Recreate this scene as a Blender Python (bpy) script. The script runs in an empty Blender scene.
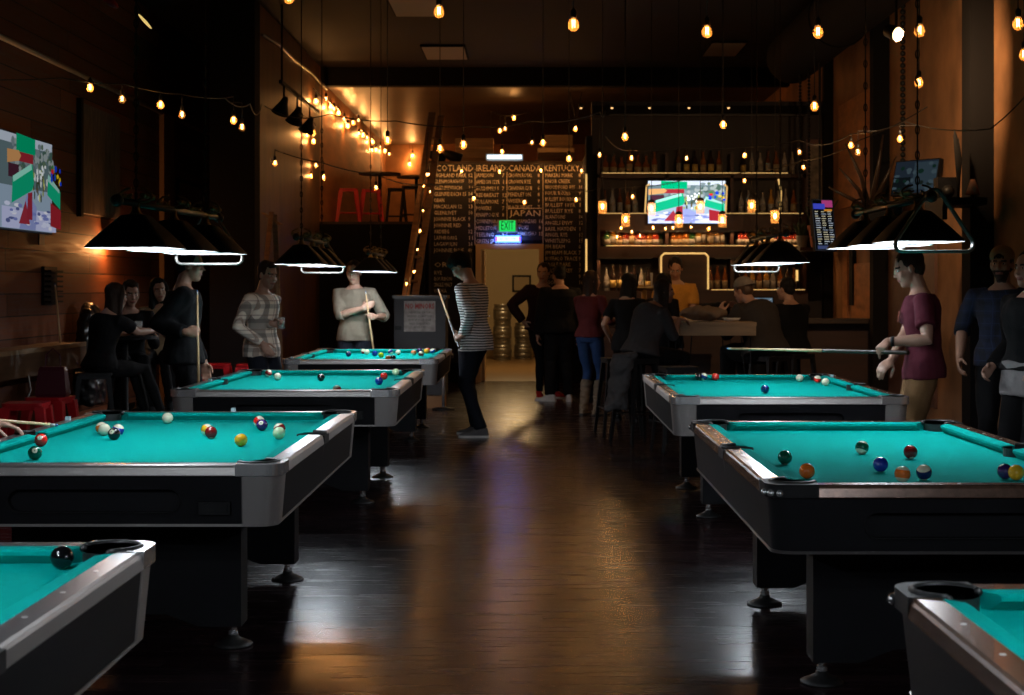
import bpy, bmesh, math, random
from mathutils import Vector, Matrix, Quaternion
from mathutils import noise as mnoise
R = math.radians
random.seed(7)
scn = bpy.context.scene
COL = scn.collection

# ---------------------------------------------------------------- camera, world, exposure
FPX, CU, CV, CH = 1560.0, 532.0, 288.0, 1.458
cam_d = bpy.data.cameras.new('camera')
cam = bpy.data.objects.new('camera', cam_d); COL.objects.link(cam)
cam_d.sensor_width = 36.0
cam_d.lens = FPX / 1024 * 36.0
cam_d.shift_x = (512 - CU) / 1024
cam_d.shift_y = -(347.5 - CV) / 1024
cam_d.clip_start = 0.05
cam_d.clip_end = 100
cam_d.dof.use_dof = True
cam_d.dof.focus_distance = 7.4
cam_d.dof.aperture_fstop = 7.1
cam.location = (0, 0, CH)
cam.rotation_euler = (R(90), 0, 0)
scn.camera = cam
w = bpy.data.worlds.new('world'); scn.world = w; w.use_nodes = True
w.node_tree.nodes['Background'].inputs[0].default_value = (0.02, 0.016, 0.014, 1)
w.node_tree.nodes['Background'].inputs[1].default_value = 0.3
scn.view_settings.view_transform = 'Standard'
scn.view_settings.look = 'None'
scn.view_settings.gamma = 1
scn.view_settings.use_curve_mapping = False
scn.view_settings.exposure = 0.0

def W(u, v, Y):                      # a point of the room seen in direction (u, v) at depth Y
    return Vector(((u - CU) * Y / FPX, Y, CH + (CV - v) * Y / FPX))

# ---------------------------------------------------------------- materials
def srgb(r, g, b):
    f = lambda c: (c / 255 / 12.92) if c / 255 <= 0.04045 else ((c / 255 + 0.055) / 1.055) ** 2.4
    return (f(r), f(g), f(b), 1)
MATS = {}
def mat(name, col, rough=0.6, metal=0.0, spec=0.5, coat=0.0, noise=0.0, nscale=8.0, bump=0.0, bscale=40.0, stretch=None):
    if name in MATS: return MATS[name]
    m = bpy.data.materials.new(name); m.use_nodes = True
    nt = m.node_tree; b = nt.nodes['Principled BSDF']
    b.inputs['Base Color'].default_value = col
    b.inputs['Roughness'].default_value = rough
    b.inputs['Metallic'].default_value = metal
    b.inputs['Specular IOR Level'].default_value = spec
    b.inputs['Coat Weight'].default_value = coat
    if noise or bump:
        tc = nt.nodes.new('ShaderNodeTexCoord'); mp = nt.nodes.new('ShaderNodeMapping')
        nt.links.new(tc.outputs['Object'], mp.inputs[0])
        if stretch: mp.inputs['Scale'].default_value = stretch
    if noise:
        n = nt.nodes.new('ShaderNodeTexNoise'); n.inputs['Scale'].default_value = nscale; n.inputs['Detail'].default_value = 5
        nt.links.new(mp.outputs[0], n.inputs['Vector'])
        rp = nt.nodes.new('ShaderNodeMapRange')
        rp.inputs['From Min'].default_value = 0.3; rp.inputs['From Max'].default_value = 0.7
        rp.inputs['To Min'].default_value = 1 - noise; rp.inputs['To Max'].default_value = 1 + noise
        nt.links.new(n.outputs['Fac'], rp.inputs['Value'])
        mx = nt.nodes.new('ShaderNodeVectorMath'); mx.operation = 'SCALE'
        mx.inputs[0].default_value = col[:3]
        nt.links.new(rp.outputs[0], mx.inputs['Scale'])
        nt.links.new(mx.outputs[0], b.inputs['Base Color'])
    if bump:
        n2 = nt.nodes.new('ShaderNodeTexNoise'); n2.inputs['Scale'].default_value = bscale; n2.inputs['Detail'].default_value = 4
        nt.links.new(mp.outputs[0], n2.inputs['Vector'])
        bp = nt.nodes.new('ShaderNodeBump'); bp.inputs['Strength'].default_value = bump; bp.inputs['Distance'].default_value = 0.01
        nt.links.new(n2.outputs['Fac'], bp.inputs['Height'])
        nt.links.new(bp.outputs[0], b.inputs['Normal'])
    MATS[name] = m
    return m
def emit(name, col, strength):
    if name in MATS: return MATS[name]
    m = bpy.data.materials.new(name); m.use_nodes = True
    nt = m.node_tree; nt.nodes.clear()
    e = nt.nodes.new('ShaderNodeEmission'); o = nt.nodes.new('ShaderNodeOutputMaterial')
    e.inputs[0].default_value = col if len(col) == 4 else (*col, 1); e.inputs[1].default_value = strength
    nt.links.new(e.outputs[0], o.inputs[0])
    MATS[name] = m
    return m
def glassy(name, col, glow=(0, 0, 0), gs=0.0, alpha=0.5, rough=0.05):
    """thin glass: clear to look through, with a sheen and, for a lit bulb, its tinted coating glowing"""
    if name in MATS: return MATS[name]
    m = bpy.data.materials.new(name); m.use_nodes = True
    nt = m.node_tree; b = nt.nodes['Principled BSDF']
    b.inputs['Base Color'].default_value = col
    b.inputs['Roughness'].default_value = rough
    b.inputs['Alpha'].default_value = alpha
    b.inputs['Emission Color'].default_value = (*glow, 1)
    b.inputs['Emission Strength'].default_value = gs
    MATS[name] = m
    return m
def math_node(nt, op, a=None, b=None):
    n = nt.nodes.new('ShaderNodeMath'); n.operation = op
    for i, x in enumerate((a, b)):
        if x is None: continue
        if isinstance(x, (int, float)): n.inputs[i].default_value = x
        else: nt.links.new(x, n.inputs[i])
    return n.outputs[0]
def plank_mat(name, c1, c2, c3, along='X', across='Y', width=0.13, length=1.6, rough=(0.22, 0.4), spec=0.5, bump=0.15, gap=0.02, grain=1.0):
    """boards side by side: each board has its own tone, with grain and dark joints"""
    m = bpy.data.materials.new(name); m.use_nodes = True
    nt = m.node_tree; b = nt.nodes['Principled BSDF']; L = nt.links
    tc = nt.nodes.new('ShaderNodeTexCoord'); sp = nt.nodes.new('ShaderNodeSeparateXYZ'); L.new(tc.outputs['Object'], sp.inputs[0])
    a = sp.outputs[along]; c = sp.outputs[across]
    row = math_node(nt, 'FLOOR', math_node(nt, 'DIVIDE', c, width))
    fr = math_node(nt, 'FRACT', math_node(nt, 'DIVIDE', c, width))
    wn = nt.nodes.new('ShaderNodeTexWhiteNoise'); wn.noise_dimensions = '1D'; L.new(row, wn.inputs['W'])
    a2 = math_node(nt, 'ADD', math_node(nt, 'DIVIDE', a, length), math_node(nt, 'MULTIPLY', wn.outputs['Value'], 7.3))
    seg = math_node(nt, 'FLOOR', a2); fa = math_node(nt, 'FRACT', a2)
    wn2 = nt.nodes.new('ShaderNodeTexWhiteNoise'); wn2.noise_dimensions = '2D'
    cb = nt.nodes.new('ShaderNodeCombineXYZ'); L.new(row, cb.inputs[0]); L.new(seg, cb.inputs[1]); L.new(cb.outputs[0], wn2.inputs['Vector'])
    # grain
    cg = nt.nodes.new('ShaderNodeCombineXYZ')
    L.new(math_node(nt, 'MULTIPLY', a, 1.2), cg.inputs[0]); L.new(math_node(nt, 'MULTIPLY', c, 22.0), cg.inputs[1]); L.new(math_node(nt, 'MULTIPLY', wn2.outputs['Value'], 30), cg.inputs[2])
    gn = nt.nodes.new('ShaderNodeTexNoise'); gn.inputs['Scale'].default_value = 2.0; gn.inputs['Detail'].default_value = 6; L.new(cg.outputs[0], gn.inputs['Vector'])
    cr = nt.nodes.new('ShaderNodeValToRGB'); cr.color_ramp.elements[0].color = c1; cr.color_ramp.elements[1].color = c3
    e = cr.color_ramp.elements.new(0.5); e.color = c2
    t = math_node(nt, 'ADD', math_node(nt, 'MULTIPLY', wn2.outputs['Value'], 0.6), math_node(nt, 'MULTIPLY', math_node(nt, 'SUBTRACT', gn.outputs['Fac'], 0.3), 0.9 * grain))
    L.new(t, cr.inputs[0])
    g1 = math_node(nt, 'LESS_THAN', fr, gap); g2 = math_node(nt, 'LESS_THAN', fa, gap * width / length * 1.3)
    g = math_node(nt, 'MAXIMUM', g1, g2)
    mx = nt.nodes.new('ShaderNodeMix'); mx.data_type = 'RGBA'; L.new(g, mx.inputs['Factor']); L.new(cr.outputs[0], mx.inputs[6]); mx.inputs[7].default_value = (0.004, 0.003, 0.003, 1)
    L.new(mx.outputs[2], b.inputs['Base Color'])
    rr = nt.nodes.new('ShaderNodeMapRange'); L.new(gn.outputs['Fac'], rr.inputs[0]); rr.inputs[1].default_value = 0.3; rr.inputs[2].default_value = 0.7
    rr.inputs[3].default_value = rough[0]; rr.inputs[4].default_value = rough[1]; L.new(rr.outputs[0], b.inputs['Roughness'])
    b.inputs['Specular IOR Level'].default_value = spec
    h = math_node(nt, 'ADD', math_node(nt, 'SUBTRACT', math_node(nt, 'MULTIPLY', gn.outputs['Fac'], 0.35), g), math_node(nt, 'MULTIPLY', wn2.outputs['Value'], 0.25))
    bp = nt.nodes.new('ShaderNodeBump'); bp.inputs['Strength'].default_value = bump; bp.inputs['Distance'].default_value = 0.004
    L.new(h, bp.inputs['Height']); L.new(bp.outputs[0], b.inputs['Normal'])
    MATS[name] = m
    return m

# ---------------------------------------------------------------- mesh helpers
def frame_from(d, side=None):
    d = Vector(d).normalized()
    if side is None:
        side = Vector((1, 0, 0)) if abs(d.x) < 0.9 else Vector((0, 1, 0))
    s = Vector(side); s = (s - d * s.dot(d)).normalized()
    return s, d.cross(s)
class MB:
    def __init__(self):
        self.bm = bmesh.new()
        self.mi = 0
    def _f(self, vs):
        try:
            f = self.bm.faces.new(vs); f.material_index = self.mi; return f
        except ValueError:
            return None
    def box(self, lo, hi, M=None):
        x0, y0, z0 = lo; x1, y1, z1 = hi
        ps = [Vector(p) for p in ((x0, y0, z0), (x1, y0, z0), (x1, y1, z0), (x0, y1, z0), (x0, y0, z1), (x1, y0, z1), (x1, y1, z1), (x0, y1, z1))]
        if M is not None: ps = [M @ p for p in ps]
        v = [self.bm.verts.new(p) for p in ps]
        for q in ((0, 3, 2, 1), (4, 5, 6, 7), (0, 1, 5, 4), (1, 2, 6, 5), (2, 3, 7, 6), (3, 0, 4, 7)):
            self._f([v[i] for i in q])
        return self
    def hexa(self, ps):                      # 8 points: bottom loop then top loop
        v = [self.bm.verts.new(p) for p in ps]
        for q in ((0, 3, 2, 1), (4, 5, 6, 7), (0, 1, 5, 4), (1, 2, 6, 5), (2, 3, 7, 6), (3, 0, 4, 7)):
            self._f([v[i] for i in q])
        return self
    def prism(self, poly, z0, z1, M=None, inset=0.0):
        """poly: list of (x,y) counter-clockwise; straight extrusion in z"""
        a = [Vector((p[0], p[1], z0)) for p in poly]; b = [Vector((p[0], p[1], z1)) for p in poly]
        if M is not None: a = [M @ p for p in a]; b = [M @ p for p in b]
        va = [self.bm.verts.new(p) for p in a]; vb = [self.bm.verts.new(p) for p in b]
        n = len(poly)
        self._f(list(reversed(va))); self._f(vb)
        for i in range(n):
            self._f([va[i], va[(i + 1) % n], vb[(i + 1) % n], vb[i]])
        return self
    def rings(self, rs, cap=True, closed=True):
        """loft between rings (lists of points)"""
        V = [[self.bm.verts.new(p) for p in r] for r in rs]
        n = len(V[0])
        for a, b in zip(V[:-1], V[1:]):
            for i in range(n if closed else n - 1):
                self._f([a[i], a[(i + 1) % n], b[(i + 1) % n], b[i]])
        if cap:
            self._f(list(reversed(V[0]))); self._f(V[-1])
        return self
    def tube(self, pts, r, seg=8, closed=False, flat=1.0, side=None, round_caps=False):
        pts = [Vector(p) for p in pts]
        n = len(pts)
        rad = r if isinstance(r, (list, tuple)) else [r] * n
        rs = []
        s_prev = side
        for i, p in enumerate(pts):
            if closed: d = pts[(i + 1) % n] - pts[i - 1]
            elif i == 0: d = pts[1] - pts[0]
            elif i == n - 1: d = pts[-1] - pts[-2]
            else: d = (pts[i + 1] - p).normalized() + (p - pts[i - 1]).normalized()
            if d.length < 1e-9: d = Vector((0, 0, 1))
            s, t = frame_from(d, s_prev); s_prev = s
            rs.append([p + s * math.cos(2 * math.pi * k / seg) * rad[i] + t * math.sin(2 * math.pi * k / seg) * rad[i] * flat for k in range(seg)])
        if round_caps:
            def capr(i, sg):
                d = ((pts[1] - pts[0]) if i == 0 else (pts[-1] - pts[-2])).normalized() * sg
                c = pts[i]; rr = rad[i]
                return [[c + (q - c) * math.cos(a) + d * rr * math.sin(a) for q in rs[i]] for a in (0.5, 1.0, 1.4)]
            a = capr(0, -1); b = capr(-1, 1)
            rs = list(reversed(a)) + rs + b
        if closed:
            rs.append(rs[0][:]); return self.rings(rs, cap=False)
        return self.rings(rs)
    def lathe(self, prof, seg=16, M=None, axis_at=(0, 0)):
        rs = []
        for r, z in prof:
            ring = [Vector((axis_at[0] + max(r, 1e-4) * math.cos(2 * math.pi * k / seg), axis_at[1] + max(r, 1e-4) * math.sin(2 * math.pi * k / seg), z)) for k in range(seg)]
            if M is not None: ring = [M @ p for p in ring]
            rs.append(ring)
        return self.rings(rs)
    def ell(self, c, r, rot=None, u=16, v=10):
        c = Vector(c); rx, ry, rz = r if isinstance(r, (tuple, list)) else (r, r, r)
        rs = []
        for j in range(v + 1):
            ph = -math.pi / 2 + math.pi * (j + (0.04 if j == 0 else -0.04 if j == v else 0)) / v
            ring = []
            for i in range(u):
                th = 2 * math.pi * i / u
                p = Vector((rx * math.cos(ph) * math.cos(th), ry * math.cos(ph) * math.sin(th), rz * math.sin(ph)))
                if rot is not None: p = rot @ p
                ring.append(c + p)
            rs.append(ring)
        return self.rings(rs)
    def build(self, name, mats, parent=None, smooth=False, autos=None):
        bmesh.ops.recalc_face_normals(self.bm, faces=self.bm.faces)
        me = bpy.data.meshes.new(name)
        if autos is not None:
            for f in self.bm.faces: f.smooth = True
            for e in self.bm.edges:
                if len(e.link_faces) == 2 and e.calc_face_angle(0) > autos: e.smooth = False
        elif smooth:
            for f in self.bm.faces: f.smooth = True
        self.bm.to_mesh(me); self.bm.free()
        for m in (mats if isinstance(mats, (list, tuple)) else [mats]): me.materials.append(m)
        return link(name, me, parent)
def link(name, data, parent=None):
    o = bpy.data.objects.new(name, data); COL.objects.link(o)
    if parent is not None: o.parent = parent
    return o
def empty(name, loc=(0, 0, 0), rz=0.0):
    o = bpy.data.objects.new(name, None); COL.objects.link(o)
    o.empty_display_size = 0.1
    o.location = loc; o.rotation_euler = (0, 0, rz)
    return o
def tag(o, label=None, cat=None, group=None, kind=None):
    if label: o['label'] = label
    if cat: o['category'] = cat
    if group: o['group'] = group
    if kind: o['kind'] = kind
    return o
def struct(o): o['kind'] = 'structure'; return o
def copy_tree(o, parent=None):
    c = o.copy(); COL.objects.link(c); c.parent = parent
    for k in ('label', 'group'):
        if parent is None and k in c: del c[k]
    for ch in list(o.children): copy_tree(ch, c)
    return c
def bake(o, mods):
    """apply a list of (type, {settings}) modifiers to o's mesh"""
    for t, kw in mods:
        m = o.modifiers.new(t, t)
        for k, v in kw.items(): setattr(m, k, v)
    dg = bpy.context.evaluated_depsgraph_get(); dg.update()
    me = bpy.data.meshes.new_from_object(o.evaluated_get(dg))
    old = o.data; o.modifiers.clear(); o.data = me
    bpy.data.meshes.remove(old)
    return o
def arc(cx, cy, r, a0, a1, n):
    return [(cx + r * math.cos(R(a0 + (a1 - a0) * i / n)), cy + r * math.sin(R(a0 + (a1 - a0) * i / n))) for i in range(n + 1)]
def text_mesh(s, size, name, material, parent=None, M=None, depth=0.0005, align='CENTER', valign='CENTER', sx=1.0, spacing=1.0, bold=0.0):
    c = bpy.data.curves.new(name, 'FONT'); c.body = s; c.size = size; c.align_x = align; c.align_y = valign
    c.extrude = depth; c.resolution_u = 1; c.space_character = spacing; c.offset = bold
    o = bpy.data.objects.new(name, c); COL.objects.link(o)
    dg = bpy.context.evaluated_depsgraph_get(); dg.update()
    me = bpy.data.meshes.new_from_object(o.evaluated_get(dg))
    bpy.data.objects.remove(o); bpy.data.curves.remove(c)
    T = Matrix.Scale(sx, 4, (1, 0, 0))
    me.transform(M @ T if M is not None else T)
    me.materials.clear(); me.materials.append(material)
    return link(name, me, parent)
def join_text(items, name, material, parent):
    """items: list of (string, size, Matrix, sx, align): one mesh holding the lines of one sign"""
    bm = bmesh.new()
    for s, size, M, sx, al in items:
        o = text_mesh(s, size, 'tmp', material, None, M, 0.0008, al, 'CENTER', sx)
        bm.from_mesh(o.data); me = o.data
        bpy.data.objects.remove(o); bpy.data.meshes.remove(me)
    me = bpy.data.meshes.new(name); bm.to_mesh(me); bm.free(); me.materials.append(material)
    return link(name, me, parent)
FACE = Matrix.Rotation(R(90), 4, 'X')            # text standing up, read from -Y

# palette
BLACK = mat('black laminate', (0.007, 0.007, 0.0085, 1), 0.6, spec=0.15, bump=0.03, bscale=300)
BLACK_MATT = mat('matt black', (0.008, 0.008, 0.009, 1), 0.7)
BLACK_METAL = mat('black painted metal', (0.006, 0.006, 0.0065, 1), 0.55, spec=.25)
CHROME = mat('chrome', (0.75, 0.75, 0.76, 1), 0.25, 0.85)
STEEL = mat('brushed steel laminate', (0.42, 0.39, 0.37, 1), 0.42, 0.7, bump=0.05, bscale=120, stretch=(1, 1, 8))
RAILTOP = mat('brushed grey rail laminate', (0.16, 0.145, 0.14, 1), 0.28, 0.6, bump=0.03, bscale=150)
RAILWOOD = mat('brown rail laminate', (0.14, 0.075, 0.05, 1), 0.25, 0.3, coat=0.4, noise=0.25, nscale=6, stretch=(8, 0.6, 8))
CLOTH = mat('green felt', (0.0, 0.31, 0.27, 1), 1.0, spec=0.03, noise=0.05, nscale=60, bump=0.1, bscale=900)
RUBBER = mat('black rubber', (0.01, 0.01, 0.01, 1), 0.5)
PEARL = mat('pearl inlay', (0.7, 0.7, 0.68, 1), 0.3)
CHALK = mat('chalk cube', (0.45, 0.62, 0.66, 1), 0.9)
WARMWOOD = mat('cue maple', (0.62, 0.42, 0.22, 1), 0.3, coat=0.3)
DARKWOOD = mat('dark wood', (0.035, 0.02, 0.012, 1), 0.4, noise=0.3, nscale=5, stretch=(1, 1, 6))
RED = mat('red painted metal', (0.5, 0.008, 0.014, 1), 0.35, coat=0.3)
GOLD = mat('aged brass', (0.35, 0.24, 0.11, 1), 0.35, 1.0)
WHITE = mat('white paint', (0.6, 0.58, 0.55, 1), 0.6)
BOARDWOOD = mat('pale pine', (0.33, 0.22, 0.12, 1), 0.6, noise=0.25, nscale=3, stretch=(1, 1, 9))
# ---------------------------------------------------------------- the room
XL, XR, YF, YB, ZC = -4.6, 3.9, -1.6, 24.2, 4.8
FLOOR = plank_mat('floor planks', (0.0085, 0.0042, 0.0050, 1), (0.017, 0.0085, 0.0095, 1), (0.029, 0.014, 0.0145, 1), 'X', 'Y', 0.125, 1.3, (0.17, 0.30), 0.28, 0.10, 0.02)
WALLWOOD = plank_mat('rough barn boards', (0.070, 0.022, 0.009, 1), (0.14, 0.045, 0.018, 1), (0.25, 0.080, 0.030, 1), 'Y', 'Z', 0.2, 2.6, (0.5, 0.75), 0.3, 0.5, 0.05)
PLASTER = mat('brown plaster', (0.25, 0.115, 0.045, 1), 0.75, noise=0.35, nscale=2.2, bump=0.25, bscale=14)
PLYWALL = mat('stained plywood wall', (0.125, 0.052, 0.015, 1), 0.5, noise=0.3, nscale=2.0, stretch=(2, 2, 0.5))
CEIL = mat('dark brown ceiling', (0.010, 0.0045, 0.003, 1), 0.8, noise=0.3, nscale=1.5)
CEILGLOSS = mat('painted lower ceiling', (0.09, 0.06, 0.04, 1), 0.4, noise=0.3, nscale=1.2)
DARKWALL = mat('black painted wall', (0.006, 0.005, 0.005, 1), 0.85, spec=.15)
BARWALL = mat('dark red brown bar wall', (0.014, 0.006, 0.004, 1), 0.6, noise=0.3, nscale=3)
def S(name, lo, hi, m): return struct(MB().box(lo, hi).build(name, m))
S('floor', (XL - .1, YF, -0.1), (XR + .1, 36, 0), FLOOR)
S('ceiling', (XL - .1, YF, ZC), (XR + .1, 23.62, ZC + .1), CEIL)
S('ceiling.001', (XL, 23.82, 4.6), (XR, 34.2, 4.7), CEILGLOSS)
S('trim_1', (XL, 23.62, 4.52), (XR, 23.82, 4.9), DARKWALL)
S('wall_left', (XL - .1, YF, 0), (XL, 22.5, ZC), WALLWOOD)
S('wall_right', (XR, YF, 0), (XR + .1, 36, ZC), PLASTER)
S('wall_front', (XL, YF - .1, 0), (XR, YF, ZC), DARKWALL)
S('wall_left.001', (-3.72, 18.0, 0), (-3.2, 18.35, ZC), DARKWALL)
S('wall_left.002', (XL - .1, 22.5, 0), (-3.3, 22.6, ZC), WALLWOOD)
S('wall_left.003', (-3.3, 18.35, 0), (-3.2, 23.5, ZC), PLYWALL)
S('wall_left.004', (-3.3, 23.5, 0), (-3.2, 34.1, ZC), mat('orange pine wall', (0.34, 0.13, 0.035, 1), 0.5, noise=0.3, nscale=2, stretch=(1, .5, 3)))
S('wall_back', (-3.3, 34.1, 0), (XR, 34.2, 4.7), PLASTER)
# mezzanine block (black front, stools stand on it)
S('wall_back.001', (-3.2, 23.5, 0), (-1.62, 23.6, 2.42), DARKWALL)
S('floor.001', (-3.2, 23.5, 2.42), (-1.62, 34.1, 2.46), DARKWOOD)
# wall of the menu with the doorway
bx = MB(); x0, x1, zt = -.80, .12, 2.08
bx.box((-1.62, 24.2, 0), (x0, 24.32, 3.42)); bx.box((x1, 24.2, 0), (.86, 24.32, 3.42)); bx.box((x0, 24.2, zt), (x1, 24.32, 3.42))
struct(bx.build('wall_back.002', DARKWALL))
KEGWALL = mat('cream keg room wall', (0.42, 0.33, 0.2, 1), 0.7)
S('wall_left.005', (-1.5, 24.32, 0), (-1.44, 33, 3.3), KEGWALL)
S('wall_right.001', (.70, 24.32, 0), (.76, 33, 3.3), KEGWALL)
S('wall_back.003', (-1.5, 33, 0), (.76, 33.06, 3.3), KEGWALL)
S('ceiling.002', (-1.62, 24.2, 3.3), (.86, 33.06, 3.42), DARKWOOD)
S('floor.002', (-1.44, 24.32, 0), (.7, 33, .004), mat('tan vinyl floor', (0.2, 0.12, 0.05, 1), 0.4))
# back-bar wall
S('wall_back.004', (.78, 20.42, 0), (XR, 20.52, 3.9), BARWALL)
S('wall_left.006', (.78, 20.52, 0), (.86, 24.2, 3.42), DARKWALL)
S('trim_20', (.70, 20.12, 0), (.78, 20.52, 3.42), DARKWALL)
S('trim_2', (.78, 20.2, 3.72), (XR, 20.42, 3.82), DARKWALL)
# door frame of the keg room
FR = mat('tan door frame', (0.75, 0.50, 0.26, 1), 0.5)
dt = MB()
dt.box((-.87, 24.1, 0), (-.79, 24.22, 2.14)); dt.box((.11, 24.1, 0), (.18, 24.22, 2.14)); dt.box((-.79, 24.1, 2.06), (.11, 24.22, 2.14))
struct(dt.build('trim_3', FR))
dl = MB(); dl.box((-.79, 24.34, .01), (-.74, 25.1, 2.05))
d1 = struct(dl.build('door_1', FR))
MB().tube([(-.73, 25.02, 1.0), (-.68, 25.02, 1.0), (-.68, 24.92, 1.0)], .012, 8).build('door_handle', CHROME, d1)
# posts along the right wall
for i, (y, wd, dp) in enumerate(((17.1, .17, .18), (13.3, .26, .2), (20.25, .12, .12), (9.2, .26, .2))):
    S('trim_%d' % (4 + i), (XR - dp, y - wd / 2, 0), (XR, y + wd / 2, ZC), DARKWALL)
S('baseboard_left', (XL, YF, 0), (XL + .02, 18, .14), DARKWALL)
S('baseboard_right', (XR - .02, YF, 0), (XR, 20.4, .14), DARKWALL)
# round duct along the top of the right wall
dk = MB(); dk.tube([(3.35, y, 4.42) for y in (6, 9, 12, 15, 18, 20.1)], .33, 24)
for y in (8, 11, 14, 17): dk.tube([(3.35, y, 4.42), (3.35, y + .04, 4.42)], .345, 24)
tag(dk.build('air_duct', DARKWALL, autos=R(40)), 'dark round air duct running along the top of the right wall', 'duct')
for i, (u, v, wd) in enumerate(((396, 5, .6), (445, 51, .62), (724, 47.5, .5))):
    Y = (ZC - CH) * FPX / (CV - v)
    p = W(u + (0 if i else 20), v, Y)
    c = empty('ceiling_panel', (p.x, Y, ZC))
    MB().box((-wd / 2, -.6, -.03), (wd / 2, .6, -.001)).build('frame', DARKWALL, c)
    MB().box((-wd / 2 + .02, -.58, -.036), (wd / 2 - .02, .58, -.031)).build('diffuser', mat('unlit grey diffuser', (.3, .26, .24, 1), .5), c)
    tag(c, ('unlit grey ceiling panel cut by the top edge of the picture', 'unlit grey ceiling panel above the menu board', 'dim ceiling panel above the bar screen')[i], 'ceiling panel')

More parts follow.
